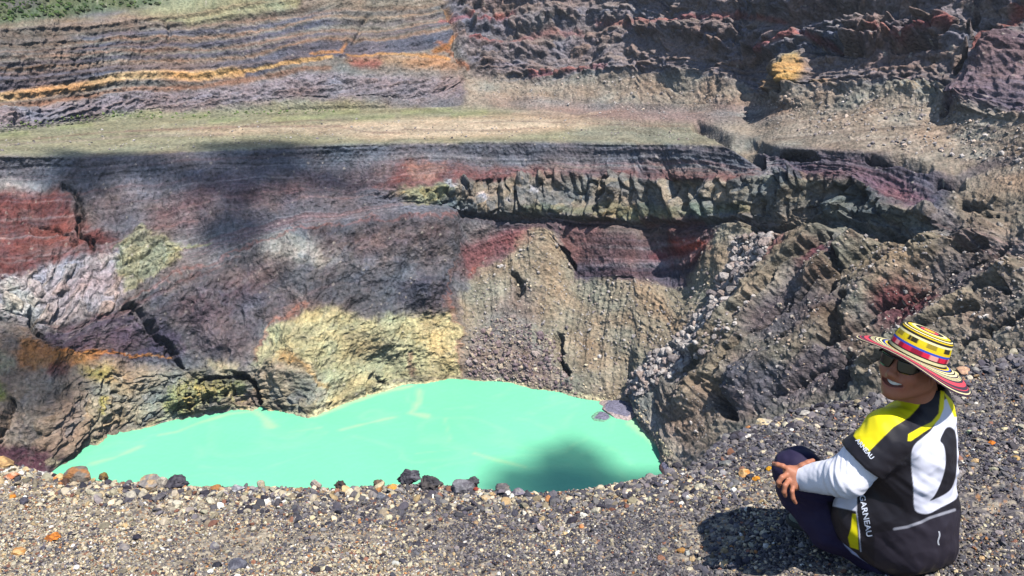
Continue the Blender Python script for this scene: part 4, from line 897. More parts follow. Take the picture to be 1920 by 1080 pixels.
# ---- pose: joints of the sitting person
seat = at(1688, 1046, 2.80); seat[2] = float(zg(seat[0], seat[1]))
pelvis = at(1688, 985, 2.80); waist = at(1700, 925, 2.74); chest = at(1712, 850, 2.66); neck0 = at(1733, 768, 2.60)
bodyF = np.array((-.83, .56, 0.0)); bodyL = np.array((-.56, -.83, 0.0)); bodyB = -bodyF
shL = at(1664, 818, 2.52); shR = at(1748, 814, 2.76)
elL = at(1588, 893, 2.56); wrL = at(1498, 897, 2.70)
knL = at(1494, 882, 2.78); hipL = at(1640, 1000, 2.80); anL = at(1590, 968, 2.92)
knR = at(1498, 884, 3.02); hipR = at(1700, 1000, 2.92); anR = at(1580, 955, 3.08)
for q in (anL, anR): q[2] = float(zg(q[0], q[1])) + .06
elR = at(1650, 915, 2.98); wrR = at(1510, 900, 2.96)
headO = at(1710, 684, 2.52)
yaw = R(29); cdir = np.array((-.459, -.888)); ldir = np.array((-.888, .459))
fh = math.cos(yaw) * cdir + math.sin(yaw) * ldir; pit = R(13)
HM = rotm((fh[0] * math.cos(pit), fh[1] * math.cos(pit), math.sin(pit)), (.06, .02, 1))
HS = .93
def hp(f, l, u):
    u = u if u > -.015 else -.015 + (u + .015) * .80
    return headO + HS * (f * HM[0] + l * HM[1] + u * HM[2])

SKIN = lin((176, 116, 90))
person_o = tuple(seat)
lo = np.array((.74, 1.98, -2.02)); hi = np.array((1.62, 3.0, -.92))
bv = Vol(lo, hi, .0029)
# torso (a little inside the clothes), hips, legs, arms
bv.ell(pelvis, (.13, .155, .12), rotm(bodyF, (0, 0, 1)), .03)
bv.cone(pelvis, waist, .115, .105, .05); bv.cone(waist, chest, .11, .12, .05)
bv.cone(shL * .82 + neck0 * .18, shR * .82 + neck0 * .18, .055, .055, .05)
bv.cone(neck0 - (0, 0, .04), hp(-.03, 0, -.05), .064, .058, .03)
bv.chain([shL, elL, wrL], [.056, .042, .028], .02); bv.chain([shR, elR, wrR], [.054, .040, .028], .02)
bv.chain([hipL, at(1560, 950, 2.88), knL, anL], [.060, .055, .048, .034], .02); bv.chain([hipR, at(1570, 935, 3.0), knR, anR], [.06, .055, .048, .034], .02)
# head
bv.ell(hp(-.018, 0, .045), HS * np.array((.090, .077, .084)), HM, .02)
bv.ell(hp(.030, 0, -.008), HS * np.array((.062, .064, .076)), HM, .03)
bv.ell(hp(.040, 0, -.080), HS * np.array((.043, .040, .036)), HM, .03)
for s_ in (-1, 1):
    bv.cone(hp(-.012, s_ * .056, -.055), hp(.066, s_ * .014, -.108), HS * .016, HS * .015, .03)
    bv.ell(hp(.064, s_ * .042, -.030), HS * np.array((.022, .021, .022)), HM, .022)      # cheek lifted by the smile
    bv.ell(hp(.074, s_ * .030, .028), HS * np.array((.022, .03, .012)), HM, .015)        # brow
    bv.ell(hp(.078, s_ * .031, .006), HS * np.array((.014, .016, .012)), HM, -.010)      # eye socket
    bv.ell(hp(.073, s_ * .031, .006), HS * np.array((.013, .014, .011)), HM, .003)       # eyeball and lid
    bv.ell(hp(.096, s_ * .013, -.037), HS * np.array((.011, .008, .008)), HM, .006)      # nostril wing
    # ear: rim, lobe and hollow
    rim = [hp(-.012 + .020 * math.cos(a) - .004, s_ * (.079 + .006 * (math.cos(a) < 0)), -.004 + .031 * math.sin(a)) for a in np.linspace(-1.2, 4.2, 14)]
    bv.chain(rim, [HS * .0052] * 14, .006); bv.ell(hp(-.016, s_ * .075, -.006), HS * np.array((.016, .007, .026)), HM, .006)
    bv.ell(hp(-.008, s_ * .083, -.008), HS * np.array((.008, .006, .012)), HM, -.004); bv.ell(hp(-.008, s_ * .078, -.034), HS * np.array((.009, .006, .009)), HM, .005)
bv.chain([hp(.082, 0, .020), hp(.094, 0, -.005), hp(.110, 0, -.028)], [HS * .009, HS * .0095, HS * .0125], .012)
bv.ell(hp(.076, 0, -.107), HS * np.array((.019, .019, .016)), HM, .02)
mc = [(-.044, .050), (-.030, .070), (-.014, .082), (0, .085), (.014, .082), (.030, .070), (.044, .050)]
bv.ell(hp(.070, 0, -.066), HS * np.array((.026, .036, .022)), HM, .02)
for l_, f_ in [(-.026, .0745), (-.018, .0795), (-.009, .084), (0, .085), (.009, .084), (.018, .0795), (.026, .0745)]: bv.ell(hp(f_ + .004, l_, -.0685 + 6.5 * l_ * l_), HS * np.array((.013, .011, .0105 - 5 * l_ * l_)), HM, -.003)               # the open smile
bv.chain([hp(f, l, -.0560 + 6 * l * l) for l, f in mc], [HS * r for r in (.003, .004, .0045, .0045, .0045, .004, .003)], .005)
bv.chain([hp(f - .001, l, -.0845 + 19 * l * l) for l, f in mc], [HS * r for r in (.003, .0045, .0055, .006, .0055, .0045, .003)], .005)
# hands, each with four fingers and a thumb, laid over the knee
def hand(wr, palm, fing, thumb, bw):
    bv.cone(wr, palm[0], .025, .027, .02); bv.cone(palm[0], palm[1], .024, .020, .018); bv.cone(palm[0], palm[2], .024, .020, .018)
    for pts, r in fing: bv.chain(pts, [r * 1.12, r, r * .93, r * .80], .0035)
    bv.chain(thumb, [.015, .011, .0095, .008], .006)
A = at
hand(wrL, [A(1494,893,2.690), A(1480,884,2.685), A(1489,908,2.675)],
     [([A(1478,880,2.682), A(1468,874,2.672), A(1458,871,2.682), A(1450,869,2.705)], .0081),
      ([A(1476,890,2.675), A(1466,895,2.660), A(1460,904,2.662), A(1461,912,2.680)], .0083),
      ([A(1480,900,2.670), A(1472,910,2.652), A(1470,922,2.656), A(1473,930,2.672)], .0081),
      ([A(1488,908,2.668), A(1485,921,2.652), A(1487,934,2.656), A(1492,943,2.668)], .0072)],
     [A(1492,885,2.69), A(1504,874,2.676), A(1515,868,2.674), A(1524,864,2.682)], 0)
hand(wrR, [A(1500,905,2.90), A(1484,902,2.90), A(1488,916,2.89)],
     [([A(1482,900,2.89), A(1474,905,2.87), A(1468,912,2.86), A(1466,920,2.86)], .0085), ([A(1484,906,2.89), A(1476,914,2.87), A(1472,921,2.86), A(1471,928,2.86)], .0088),
      ([A(1488,912,2.88), A(1480,921,2.86), A(1477,929,2.85), A(1478,935,2.85)], .0085), ([A(1492,918,2.88), A(1486,927,2.86), A(1484,934,2.85), A(1485,940,2.85)], .0075)],
     [A(1496,898,2.89), A(1490,890,2.87), A(1482,888,2.86), A(1475,888,2.86)], 0)
BV, BQ = bv.mesh(2)
bc = np.zeros((len(BV), 3)) + SKIN
L = (BV - headO) @ HM.T / HS
L[:, 2] = np.where(L[:, 2] < -.015, -.015 + (L[:, 2] + .015) / .80, L[:, 2])
lipm = np.exp(-(((np.abs(L[:, 1])) / .042) ** 6)) * np.exp(-((L[:, 2] + .071) / .019) ** 4) * (L[:, 0] > .055)
bc = bc * (1 - .45 * lipm[:, None]) + .45 * lipm[:, None] * lin((150, 62, 58))
blush = np.exp(-(((L[:, 0] - .075) / .03) ** 2 + ((np.abs(L[:, 1]) - .045) / .022) ** 2 + ((L[:, 2] + .03) / .025) ** 2)); bc[:, 1:] *= (1 - .12 * blush)[:, None]
brow = np.exp(-((L[:, 2] - .030 - .01 * (1 - np.abs(L[:, 1]) / .05)) / .0055) ** 4) * (np.abs(L[:, 1]) > .012) * (np.abs(L[:, 1]) < .052) * (L[:, 0] > .06); bc = bc * (1 - .85 * brow[:, None]) + .85 * brow[:, None] * lin((40, 30, 26))
skin_mat = mat_vc('skin', .52, .4, noise=60, bump=.0006, bscale=6, var=.06)
skin_mat.node_tree.nodes['Principled BSDF'].inputs['Subsurface Weight'].default_value = .08
skin_mat.node_tree.nodes['Principled BSDF'].inputs['Subsurface Radius'].default_value = (.02, .008, .004)
hb = R(6); hr = R(7); HU = HM[2] * math.cos(hb) - HM[0] * math.sin(hb); HF = HM[0] * math.cos(hb) + HM[2] * math.sin(hb)
HU, HL = HU * math.cos(hr) + HM[1] * math.sin(hr), HM[1] * math.cos(hr) - HU * math.sin(hr)
hat0 = hp(-.010, 0, .033)
def under_hat(P):                                     # the hat presses what is inside it into the crown
    q = P - hat0; f = q @ HF; l = q @ HL; u = q @ HU; w_ = np.clip((u + .012) / .012, 0, 1); near = (np.abs(u) < .2)
    rr = np.hypot(f / 1.08, l) + 1e-9; lim = .073 - .012 * np.clip(u, 0, .08) / .08; k = np.where((rr > lim) & near, 1 + (lim / rr - 1) * w_, 1)
    un = np.where(u > .062, .062, u)
    return hat0 + (f * k)[:, None] * HF + (l * k)[:, None] * HL + un[:, None] * HU
BV = under_hat(BV)
person = mesh_np('person', BV, BQ, skin_mat, bc, origin=seat)
tag(person, 'person sitting on the gravel rim in a cycling jersey and striped hat, smiling back', 'person')

# ---- jersey: printed black, white and yellow
jv = Vol((.95, 1.95, -1.98), (1.66, 2.85, -1.15), .0028)
BM = rotm(bodyF, (0, 0, 1))
def fold(V_, amp, sc, s):                             # cloth creases
    return amp * fbm(V_[:, 0] * sc + V_[:, 2] * sc * .6, V_[:, 1] * sc - V_[:, 2] * sc, 3, s)
jv.ell(at(1684, 990, 2.77), (.180, .178, .12), BM, .03)
jv.ell(at(1682, 935, 2.73), (.178, .172, .13), BM, .06)
jv.ell(at(1700, 862, 2.67), (.140, .168, .15), BM, .06)
jv.ell(at(1714, 812, 2.63), (.110, .160, .085), BM, .05)
jv.ell(at(1606, 968, 2.70), (.070, .062, .095), BM, .05)
jv.cone(shL * .9 + neck0 * .1, neck0, .064, .066, .04); jv.cone(shR * .9 + neck0 * .1, neck0, .060, .066, .04)
jv.cone(neck0 - (0, 0, .02), neck0 + np.array((-.004, -.006, .034)), .078, .070, .02)

def clipped_cone(vol, a, b, ra, rb, k, p, n):
    """a cone cut square by the plane through p with outward normal n"""
    a = np.array(a, float); b = np.array(b, float); m = max(ra, rb) + abs(k) + .01
    sl, x, y, z = vol.box(np.minimum(a, b), np.maximum(a, b), m); v = b - a; L = float(v @ v)
    t = np.clip(((x - a[0]) * v[0] + (y - a[1]) * v[1] + (z - a[2]) * v[2]) / L, 0, 1)
    d = np.sqrt((x - a[0] - t * v[0]) ** 2 + (y - a[1] - t * v[1]) ** 2 + (z - a[2] - t * v[2]) ** 2) - (ra + (rb - ra) * t)
    q = (x - p[0]) * n[0] + (y - p[1]) * n[1] + (z - p[2]) * n[2]
    vol.merge(sl, np.maximum(d, q).astype(np.float32), k)
for sh, el, far_, ra in ((shL, elL, .60, .074), (shR, elR, .5, .064)):
    n = el - sh; n /= np.linalg.norm(n); clipped_cone(jv, sh, sh + (el - sh) * 1.0, ra, ra * 1.04, .035, sh + (el - sh) * far_, n)
JV, JQ = jv.mesh(2)
def vnorm(V_, Q_):
    fn = np.cross(V_[Q_[:, 2]] - V_[Q_[:, 0]], V_[Q_[:, 3]] - V_[Q_[:, 1]]); N_ = np.zeros_like(V_)
    for a in range(4):
        for d in range(3): N_[:, d] += np.bincount(Q_[:, a], fn[:, d], len(V_))
    return N_ / (np.linalg.norm(N_, axis=1, keepdims=True) + 1e-12)
JN = vnorm(JV, JQ)
if (JN * (JV - JV.mean(0))).sum() < 0: JN = -JN; JQ = JQ[:, ::-1]
hz = (JV[:, 2] - seat[2])
# creases: gathers over the pocket, pulls at the armpit and along the waist
jd = fold(JV, .0055, 8, 501) + .003 * ridged(JV[:, 0] * 9 + JV[:, 1] * 5, hz * 7 + JV[:, 1] * 6, 2, 504) + .005 * perlin((JV[:, 0] + JV[:, 1]) * 30, hz * 6, 502) * np.clip(1 - hz / .30, 0, 1) + .003 * perlin(hz * 40 + JV[:, 0] * 25, JV[:, 1] * 8, 503) * np.exp(-((hz - .36) / .12) ** 2)
JV = JV + JN * jd[:, None]
jx, jy = proj(JV); face_cam = (JN * -JV).sum(1) > -.12 * np.linalg.norm(JV, axis=1)
jc = np.zeros((len(JV), 3)) + lin((30, 28, 36))
def soft_print(cc, x, y, ok, rgb, pts, e=1.5):
    P = np.array(pts, float); near = ok & (x > P[:, 0].min() - 4) & (x < P[:, 0].max() + 4) & (y > P[:, 1].min() - 4) & (y < P[:, 1].max() + 4); i = np.nonzero(near)[0]
    X = x[i]; Y = y[i]; d = np.full(len(i), 1e9)
    for (ax, ay), (bx, by) in zip(P, np.roll(P, -1, 0)):
        t = np.clip(((X - ax) * (bx - ax) + (Y - ay) * (by - ay)) / ((bx - ax) ** 2 + (by - ay) ** 2 + 1e-9), 0, 1); d = np.minimum(d, np.hypot(X - ax - t * (bx - ax), Y - ay - t * (by - ay)))
    a = np.clip(.5 + np.where(inpoly(pts, X, Y), d, -d) / e, 0, 1)[:, None]; cc[i] = cc[i] * (1 - a) + lin(rgb) * a
def smooth_pts(pts, n=2):
    P = np.array(pts, float)
    for _ in range(n): Q = np.roll(P, -1, 0); P = np.stack([P * .75 + Q * .25, P * .25 + Q * .75], 1).reshape(-1, 2)
    return [tuple(p) for p in P]
def jpaint(rgb, pts):
    soft_print(jc, jx, jy, face_cam, rgb, pts)
def jline(rgb, pts, wd):
    d = np.full(len(jx), 1e9)
    for (ax, ay), (bx, by) in zip(pts[:-1], pts[1:]):
        t = np.clip(((jx - ax) * (bx - ax) + (jy - ay) * (by - ay)) / ((bx - ax) ** 2 + (by - ay) ** 2), 0, 1); d = np.minimum(d, np.hypot(jx - ax - t * (bx - ax), jy - ay - t * (by - ay)))
    a = (np.clip(.5 + (wd / 2 - d) / 1.5, 0, 1) * face_cam)[:, None]; jc[:] = jc * (1 - a) + lin(rgb) * a
WHITE, YEL, BLK = (222, 222, 236), (238, 222, 20), (30, 28, 36)
jpaint((44, 40, 50), [(1640,1000),(1677,994),(1727,981),(1800,955),(1800,1070),(1640,1075)])
jpaint(WHITE, smooth_pts([(1769,748),(1753,801),(1731,820),(1714,833),(1708,850),(1709,882),(1713,914),(1713,953),(1722,963),(1743,964),(1760,953),(1782,943),(1800,930),(1815,817),(1815,780),(1779,748)]))
jpaint(BLK, smooth_pts([(1761,827),(1768,812),(1774,801),(1784,800),(1794,812),(1795,882),(1787,914),(1773,927),(1739,942),(1753,930),(1766,901),(1773,875),(1773,850),(1769,833)]))
jpaint(YEL, [(1600,817),(1607,800),(1622,782),(1646,764),(1682,750),(1733,745),(1721,765),(1705,782),(1675,801),(1629,847),(1606,824)])
jpaint(YEL, [(1702,827),(1703,814),(1721,804),(1747,791),(1760,775),(1764,732),(1771,735),(1770,765),(1762,785),(1747,801),(1727,814),(1708,827)])
jpaint(YEL, [(1769,734),(1790,756),(1796,782),(1789,782),(1779,758)])
jpaint(WHITE, [(1556,948),(1566,925),(1594,905),(1605,905),(1606,959)])
jpaint(YEL, [(1598,963),(1605,964),(1608,999),(1610,1031),(1594,1026),(1590,1008),(1596,989)])
jline(WHITE, [(1606,905),(1606,960),(1611,995),(1612,1012),(1614,1034)], 1.8)
jline((150, 150, 160), [(1677,992),(1701,988),(1727,979),(1743,971),(1790,956)], 5)
jersey_mat = mat_vc('jersey_fabric', .55, .35, noise=900, bump=.0004, bscale=1, var=.05)
jersey = mesh_np('jersey', JV, JQ, jersey_mat, jc, parent=person, origin=seat); jersey['label'] = 'black, white and yellow short sleeved cycling jersey'
jbvh = BVHTree.FromPolygons([tuple(v) for v in JV], [tuple(int(i) for i in q) for q in JQ])
def lettering(text, p0, p1, height, rgb, shear=0.0, name='lettering', stretch=None):
    """letters cut from flat mesh and laid on the cloth; runs from p0 to p1"""
    cu = bpy.data.curves.new('t', 'FONT'); cu.body = text; cu.size = 1; cu.offset = .018; cu.shear = shear; cu.resolution_u = 3
    ob = bpy.data.objects.new('t', cu); C.objects.link(ob); dg = bpy.context.evaluated_depsgraph_get(); me = bpy.data.meshes.new_from_object(ob.evaluated_get(dg))
    import bmesh
    bm = bmesh.new(); bm.from_mesh(me); bmesh.ops.triangulate(bm, faces=bm.faces[:])
    vv = np.array([v.co[:2] for v in bm.verts]); ff = [[v.index for v in f.verts] for f in bm.faces]; bm.free()
    bpy.data.objects.remove(ob); bpy.data.meshes.remove(me); bpy.data.curves.remove(cu)
    vv[:, 0] -= vv[:, 0].min(); vv[:, 1] -= vv[:, 1].min(); vv[:, 0] /= vv[:, 0].max(); vv[:, 1] /= vv[:, 1].max()
    a = np.array(p0, float); d = np.array(p1, float) - a; nrm = np.array((d[1], -d[0])) / np.linalg.norm(d)
    out = []
    for u, v in vv:
        q = a + d * u + nrm * v * height; D = Vector(dirs(q[0], q[1])).normalized(); hit = jbvh.ray_cast(Vector((0, 0, 0)), D)
        out.append(np.array(hit[0] - D * .0016) if hit[0] is not None else np.array(D * 2.7))
    return mesh_np(name, out, ff, mat_plain('print_ink', rgb, .5), smooth=False, parent=person, origin=seat)
def sub_of(o, p):
    o.parent = p; o.location = (0, 0, 0); return o
sub_of(lettering('GARNEAU', (1611, 929), (1625, 1007), 11, (214, 220, 236)), jersey)
sub_of(lettering('ARNEAU', (1603, 826), (1633, 862), 8.5, (226, 230, 242), name='lettering'), jersey)
sub_of(lettering('D', (1610, 916), (1611, 926), 9, (196, 190, 30), name='emblem'), jersey)
sub_of(lettering('~', (1759, 996), (1757, 1022), 5, (190, 192, 200), name='emblem'), jersey)

# ---- white under-sleeves
sv = Vol(np.minimum(shL, wrL) - .15, np.maximum(shL, wrL) + .15, .0032)
wd_ = wrL - elL; wn = wd_ / np.linalg.norm(wd_)
s0 = shL * .55 + elL * .45; sv.cone(s0, elL, .066, .060, .01)
clipped_cone(sv, elL, wrL + wn * .03, .061, .036, .02, wrL - wn * .004, wn)
SV, SQ = sv.mesh(2); SN = vnorm(SV, SQ)
if (SN * (SV - SV.mean(0))).sum() < 0: SN = -SN; SQ = SQ[:, ::-1]
tt = (SV - elL) @ wn
SV = SV + SN * (.0035 * perlin(tt * 70, SV[:, 2] * 14, 511) * np.exp(-(tt / .07) ** 2) + .0022 * fbm(SV[:, 0] * 18, SV[:, 2] * 18, 3, 512) + .0016 * np.sin(tt * 300) * np.exp(-((tt - .19) / .03) ** 2))[:, None]
sleeve_mat = mat_plain('white_sleeve_fabric', (240, 238, 246), .6, .3, 500, .0003)
mesh_np('arm_sleeve', SV, SQ, sleeve_mat, parent=person, origin=seat)['label'] = 'white under-sleeve on the near arm'
sv = Vol(np.minimum(elR, wrR) - .12, np.maximum(shR, elR) + .12, .006); wn2 = (wrR - elR) / np.linalg.norm(wrR - elR)
sv.cone(shR * .5 + elR * .5, elR, .058, .052, .01); clipped_cone(sv, elR, wrR + wn2 * .03, .052, .036, .02, wrR, wn2)
SV2, SQ2 = sv.mesh(1); mesh_np('arm_sleeve', SV2, SQ2, sleeve_mat, parent=person, origin=seat)

# ---- trousers
tv = Vol((.70, 2.02, -2.06), (1.62, 3.1, -1.42), .004)
tv.ell(at(1680, 1022, 2.83), (.150, .165, .105), BM, .03)
tv.chain([hipL, at(1560, 945, 2.86), knL], [.090, .086, .074], .04)
tv.chain([knL, at(1496, 915, 2.90), anL], [.074, .064, .048], .02)
tv.chain([at(1640, 1016, 2.80), at(1560, 985, 2.82), at(1505, 935, 2.88)], [.082, .076, .060], .04)
tv.chain([hipR, at(1570, 930, 3.0), knR], [.105, .088, .070], .04); tv.chain([knR, anR], [.070, .046], .02)
TV, TQ = tv.mesh(2); TN = vnorm(TV, TQ)
if (TN * (TV - TV.mean(0))).sum() < 0: TN = -TN; TQ = TQ[:, ::-1]
TV = TV + TN * (.004 * fbm(TV[:, 0] * 12, TV[:, 2] * 12 + TV[:, 1] * 6, 3, 521) + .003 * perlin(TV[:, 0] * 14 + TV[:, 2] * 40, TV[:, 1] * 30, 522))[:, None]
tx, ty = proj(TV); tcv = np.zeros((len(TV), 3)) + lin((44, 38, 66)); fc = (TN * -TV).sum(1) > 0
soft_print(tcv, tx, ty, fc, (28, 25, 34), [(1550,940),(1640,940),(1660,1080),(1570,1010)])
soft_print(tcv, tx, ty, fc, (200, 200, 226), [(1578,1008),(1594,1023),(1627,1044),(1656,1062),(1627,1056),(1598,1038),(1583,1022)])
trouser_mat = mat_vc('trouser_fabric', .75, .25, noise=700, bump=.0004, var=.08)
mesh_np('trousers', TV, TQ, trouser_mat, tcv, parent=person, origin=seat)['label'] = 'dark navy tight cycling trousers'

# ---- shoes
for an, kn in ((anL, knL), (anR, knR)):
    f = np.array((-.75, .60, 0)); f /= np.linalg.norm(f); z0 = float(zg(an[0], an[1])); b = np.array((an[0], an[1], z0))
    hv = Vol(b - (.26, .2, .04), b + (.16, .26, .18), .005)
    hv.cone(b + (0, 0, .045) - f * .05, b + (0, 0, .040) + f * .06, .040, .040, .02); hv.cone(b + (0, 0, .040) + f * .06, b + f * .17 + (0, 0, .022), .040, .028, .02); hv.cone(b + (0, 0, .04) - f * .03, b + (0, 0, .10) - f * .02, .042, .044, .02)
    A_, B_ = hv.mesh(2); sh_ = mesh_np('shoe', A_, B_, mat_plain('shoe_upper', (92, 104, 100), .6), parent=person, origin=seat)
    kv = Vol(b - (.28, .2, .04), b + (.16, .28, .08), .005); kv.cone(b + (0, 0, .012) - f * .055, b + (0, 0, .012) + f * .175, .042, .032, 0)
    sl, x, y, z = kv.box(b - .3, b + .3, 0); kv.F[sl] = np.maximum(kv.F[sl], (z - (b[2] + .022)).astype(np.float32)); kv.F[sl] = np.maximum(kv.F[sl], ((b[2] - .004) - z).astype(np.float32))
    A_, B_ = kv.mesh(1); so_ = mesh_np('sole', A_, B_, mat_plain('shoe_sole', (52, 56, 56), .8), parent=person, origin=seat); sub_of(so_, sh_)

# ---- hair
hv = Vol(headO - .16, headO + .18, .004)
hv.ell(hp(-.028, 0, .030), HS * np.array((.094, .083, .098)), HM, 0)
hv.cone(hp(-.070, 0, -.02), hp(-.060, 0, -.07), .055, .040, .03)
for s_ in (-1, 1): hv.cone(hp(.012, s_ * .070, .03), hp(.010, s_ * .071, -.012), .012, .006, .01)
sl, x, y, z = hv.box(headO - .3, headO + .3, 0)
lf = ((x - headO[0]) * HM[0][0] + (y - headO[1]) * HM[0][1] + (z - headO[2]) * HM[0][2]) / HS
lu = ((x - headO[0]) * HM[2][0] + (y - headO[1]) * HM[2][1] + (z - headO[2]) * HM[2][2]) / HS
hv.F[sl] = np.maximum(hv.F[sl], (np.minimum(lf - .022, 0.02 - lu + (lf - .0) * .9)).astype(np.float32))
hv.F[sl] = np.maximum(hv.F[sl], (np.minimum(lf + .034, .030 - lu)).astype(np.float32))
A_, B_ = hv.mesh(1); A_ = A_ + .0015 * np.stack([perlin(A_[:, 0] * 300, A_[:, 2] * 40 + i, 530 + i) for i in range(3)], -1)
A_ = under_hat(A_)
mesh_np('hair', A_, B_, mat_plain('hair', (30, 24, 22), .6), parent=person, origin=seat)

# ---- teeth
ll = np.linspace(-.036, .036, 21); uu = np.linspace(-.055, -.0750, 4)
tp = np.array([[hp(.0835 - 17 * l * l - .0012 * abs(math.sin(l * 380)), l, u + 6 * l * l + (.008 * (l / .036) ** 2 if u < -.073 else 0)) for l in ll] for u in uu])
mesh_np('teeth', tp, grid_faces(4, 21), mat_plain('teeth', (236, 230, 218), .25), parent=person, origin=seat)

# ---- sunglasses: two wrapped dark lenses in a frame with side arms
def slab(rows, mat, name, par, th=.0022, nrm=None):
    g = np.array(rows); n = np.cross(np.gradient(g, axis=0), np.gradient(g, axis=1)); n /= np.linalg.norm(n, axis=2, keepdims=True) + 1e-9
    nr, nc = g.shape[:2]; VV = np.concatenate([(g + n * th / 2).reshape(-1, 3), (g - n * th / 2).reshape(-1, 3)]); Fq = grid_faces(nr, nc); k = nr * nc
    i = np.arange(k).reshape(nr, nc); loop = np.concatenate([i[0, :-1], i[:-1, -1], i[-1, :0:-1], i[:0:-1, 0]]); nx = np.roll(loop, -1)
    return mesh_np(name, VV, np.concatenate([Fq, Fq[:, ::-1] + k, np.stack([loop, loop + k, nx + k, nx], -1)]), mat, parent=par, origin=seat)
lensm = mat_plain('dark_lens', (8, 8, 11), .10, .35); framem = mat_plain('black_frame', (14, 14, 16), .3, .5)
def gl(l, u): return hp(.104 - 5.6 * l * l - 90 * max(0, abs(l) - .055) ** 2, l, .006 + u)
frames = None
rows = [[gl(l, .0195 + du - .0012 * math.cos(l * 60)) for l in np.linspace(-.076, .076, 41)] for du in (-.0022, .0022)]
frames = slab(rows, framem, 'sunglasses', person, .004)
for s_ in (-1, 1):
    rows = []
    for v in np.linspace(0, 1, 9):
        lo_ = .006 + .008 * v ** 2; hi_ = .071 - .012 * v ** 2.5
        rows.append([gl(s_ * (lo_ + (hi_ - lo_) * q), .018 - .040 * v * (1 - .18 * (2 * q - 1) ** 4) + .004 * v * q) for q in np.linspace(0, 1, 15)])
    o = slab(rows, lensm, 'lens', person, .002); sub_of(o, frames)
    rows = [[hp(f, s_ * l, u + du) for f, l, u in ((.074, .077, .022), (.05, .0815, .021), (.02, .083, .019), (-.012, .083, .018))] for du in (.004, -.004)]
    o = slab(rows, framem, 'temple_arm', person, .003); sub_of(o, frames)

# ---- hat: woven striped straw
def hatp(r, z, a, sq=1.0): return hat0 + HF * (r * 1.08 * math.cos(a)) + HL * (r * math.sin(a)) + HU * z
def brim_z(g, a):
    c = math.cos(a)
    return g * (.000 + .010 * c) + g * g * (-.024 + .006 * c + .008 * math.cos(2 * a)) + .006 * g * math.sin(3 * a + .6) - .012 * g * g * max(0, -c)
PUR, CRM, RED, BLU, YLW, BK = (66, 48, 62), (232, 220, 166), (214, 70, 84), (50, 80, 184), (226, 190, 28), (40, 34, 34)
brim_s = [(BK, .05), (YLW, .07), (BLU, .05), (BK, .05), (CRM, .06), (BK, .05), (CRM, .07), (PUR, .05), (CRM, .02), (BK, .02), (CRM, .02), (BK, .02), (CRM, .02), (PUR, .07), (RED, .12), (PUR, .09), (RED, .02), (PUR, .07), (CRM, .03), (PUR, .04)]
NA = 96; an_ = np.linspace(0, 2 * math.pi, NA + 1)
hv_, hq_, hc_ = [], [], []
def ring(p_lo, p_hi, colf):
    b = len(hv_); hv_.extend(p_lo); hv_.extend(p_hi); n = len(p_lo)
    for i in range(n - 1): hq_.append((b + i, b + i + 1, b + n + i + 1, b + n + i))
    cc = [colf(a) for a in an_]; hc_.extend(cc); hc_.extend(cc)
tot = sum(q for _, q in brim_s); g = 0.0; R0, R1 = .082, .172
for c, wd in brim_s:
    n = max(1, round(wd / tot / .03)); g1 = g + wd / tot
    for k in range(n):
        ga = g + (g1 - g) * k / n; gb = g + (g1 - g) * (k + 1) / n
        for side in (0, -.0022):
            ring([hatp(R0 + (R1 - R0) * ga, brim_z(ga, a) + side, a) for a in an_], [hatp(R0 + (R1 - R0) * gb, brim_z(gb, a) + side, a) for a in an_], lambda a, c=c: lin(c))
    g = g1
ring([hatp(R1, brim_z(1, a), a) for a in an_], [hatp(R1, brim_z(1, a) - .0022, a) for a in an_], lambda a: lin(PUR))
hatb = len(hq_)
def crown_prof(t):                                   # t 0..1 up the side, 1..2 over the top
    if t <= 1: return .082 - .010 * t + .002 * math.sin(t * 3.1), .068 * t
    q = t - 1; return .072 * math.cos(q * 1.5) if q < 1 else 0, .068 + .012 * math.sin(min(q * 2.4, 1.57))
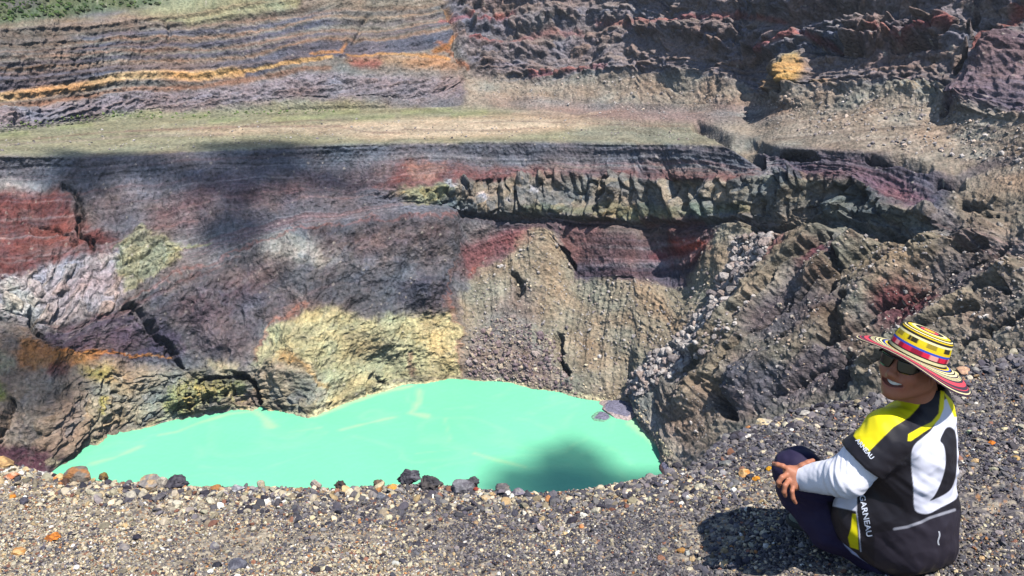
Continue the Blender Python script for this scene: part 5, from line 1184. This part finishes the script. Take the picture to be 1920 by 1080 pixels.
def blk(c1, c2, c3, ph):
    def f(a):
        k = (a * 9 / math.pi + ph) % 2
        return lin(c2) if k < .9 else (lin(c3) if (a * 90) % 2 < 1 else lin(c1))
    return f
crown_s = [(BK, .05), (CRM, .11), (BK, .05), ('R', .20), (BLU, .09), (YLW, .12), ('Y', .20), (CRM, .09), (BK, .09), (YLW, .12), (BK, .08), (CRM, .08), (BK, .1), (YLW, .15), (CRM, .12), (BK, .15), (RED, .1), (YLW, .1)]
t = 0.0
for c, wd in crown_s:
    n = max(1, round(wd / .035)); t1 = min(t + wd, 2.0)
    for k in range(n):
        ta = t + (t1 - t) * k / n; tb = t + (t1 - t) * (k + 1) / n; (ra_, za), (rb_, zb) = crown_prof(ta), crown_prof(tb)
        f = blk((150, 24, 52), (216, 36, 70), (235, 160, 150), 0.3) if c == 'R' else blk((52, 46, 26), (222, 196, 24), (150, 130, 40), 1.1) if c == 'Y' else (lambda a, c=c: lin(c))
        ring([hatp(ra_, za, a) for a in an_], [hatp(rb_, zb, a) for a in an_], f)
    t = t1
hatm = mat_vc('woven_straw', .7, .25, noise=500, bump=.0004, bscale=1, var=.2)
hat = mesh_np('hat', hv_, hq_, hatm, np.array(hc_), parent=person, origin=seat, smooth=True); hat['label'] = 'woven straw hat with red, yellow, blue, cream and black stripes'

# thin mountain air filling the crater
hm = bpy.data.materials.new('haze_air'); hm.use_nodes = True; n = hm.node_tree; n.nodes.clear()
ho = n.nodes.new('ShaderNodeOutputMaterial'); pv_ = n.nodes.new('ShaderNodeVolumePrincipled'); pv_.inputs['Color'].default_value = (.80, .88, 1, 1); pv_.inputs['Density'].default_value = .00006; pv_.inputs['Anisotropy'].default_value = .1
n.links.new(pv_.outputs[0], ho.inputs['Volume'])
x0, x1, y0, y1, z0, z1 = -1500, 1500, -300, 1600, -165, 190
hvv = [(x, y, z) for z in (z0, z1) for y in (y0, y1) for x in (x0, x1)]
hz_ = mesh_np('haze', hvv, [(0, 2, 3, 1), (4, 5, 7, 6), (0, 1, 5, 4), (2, 6, 7, 3), (0, 4, 6, 2), (1, 3, 7, 5)], hm, smooth=False); tag(hz_, kind='stuff')
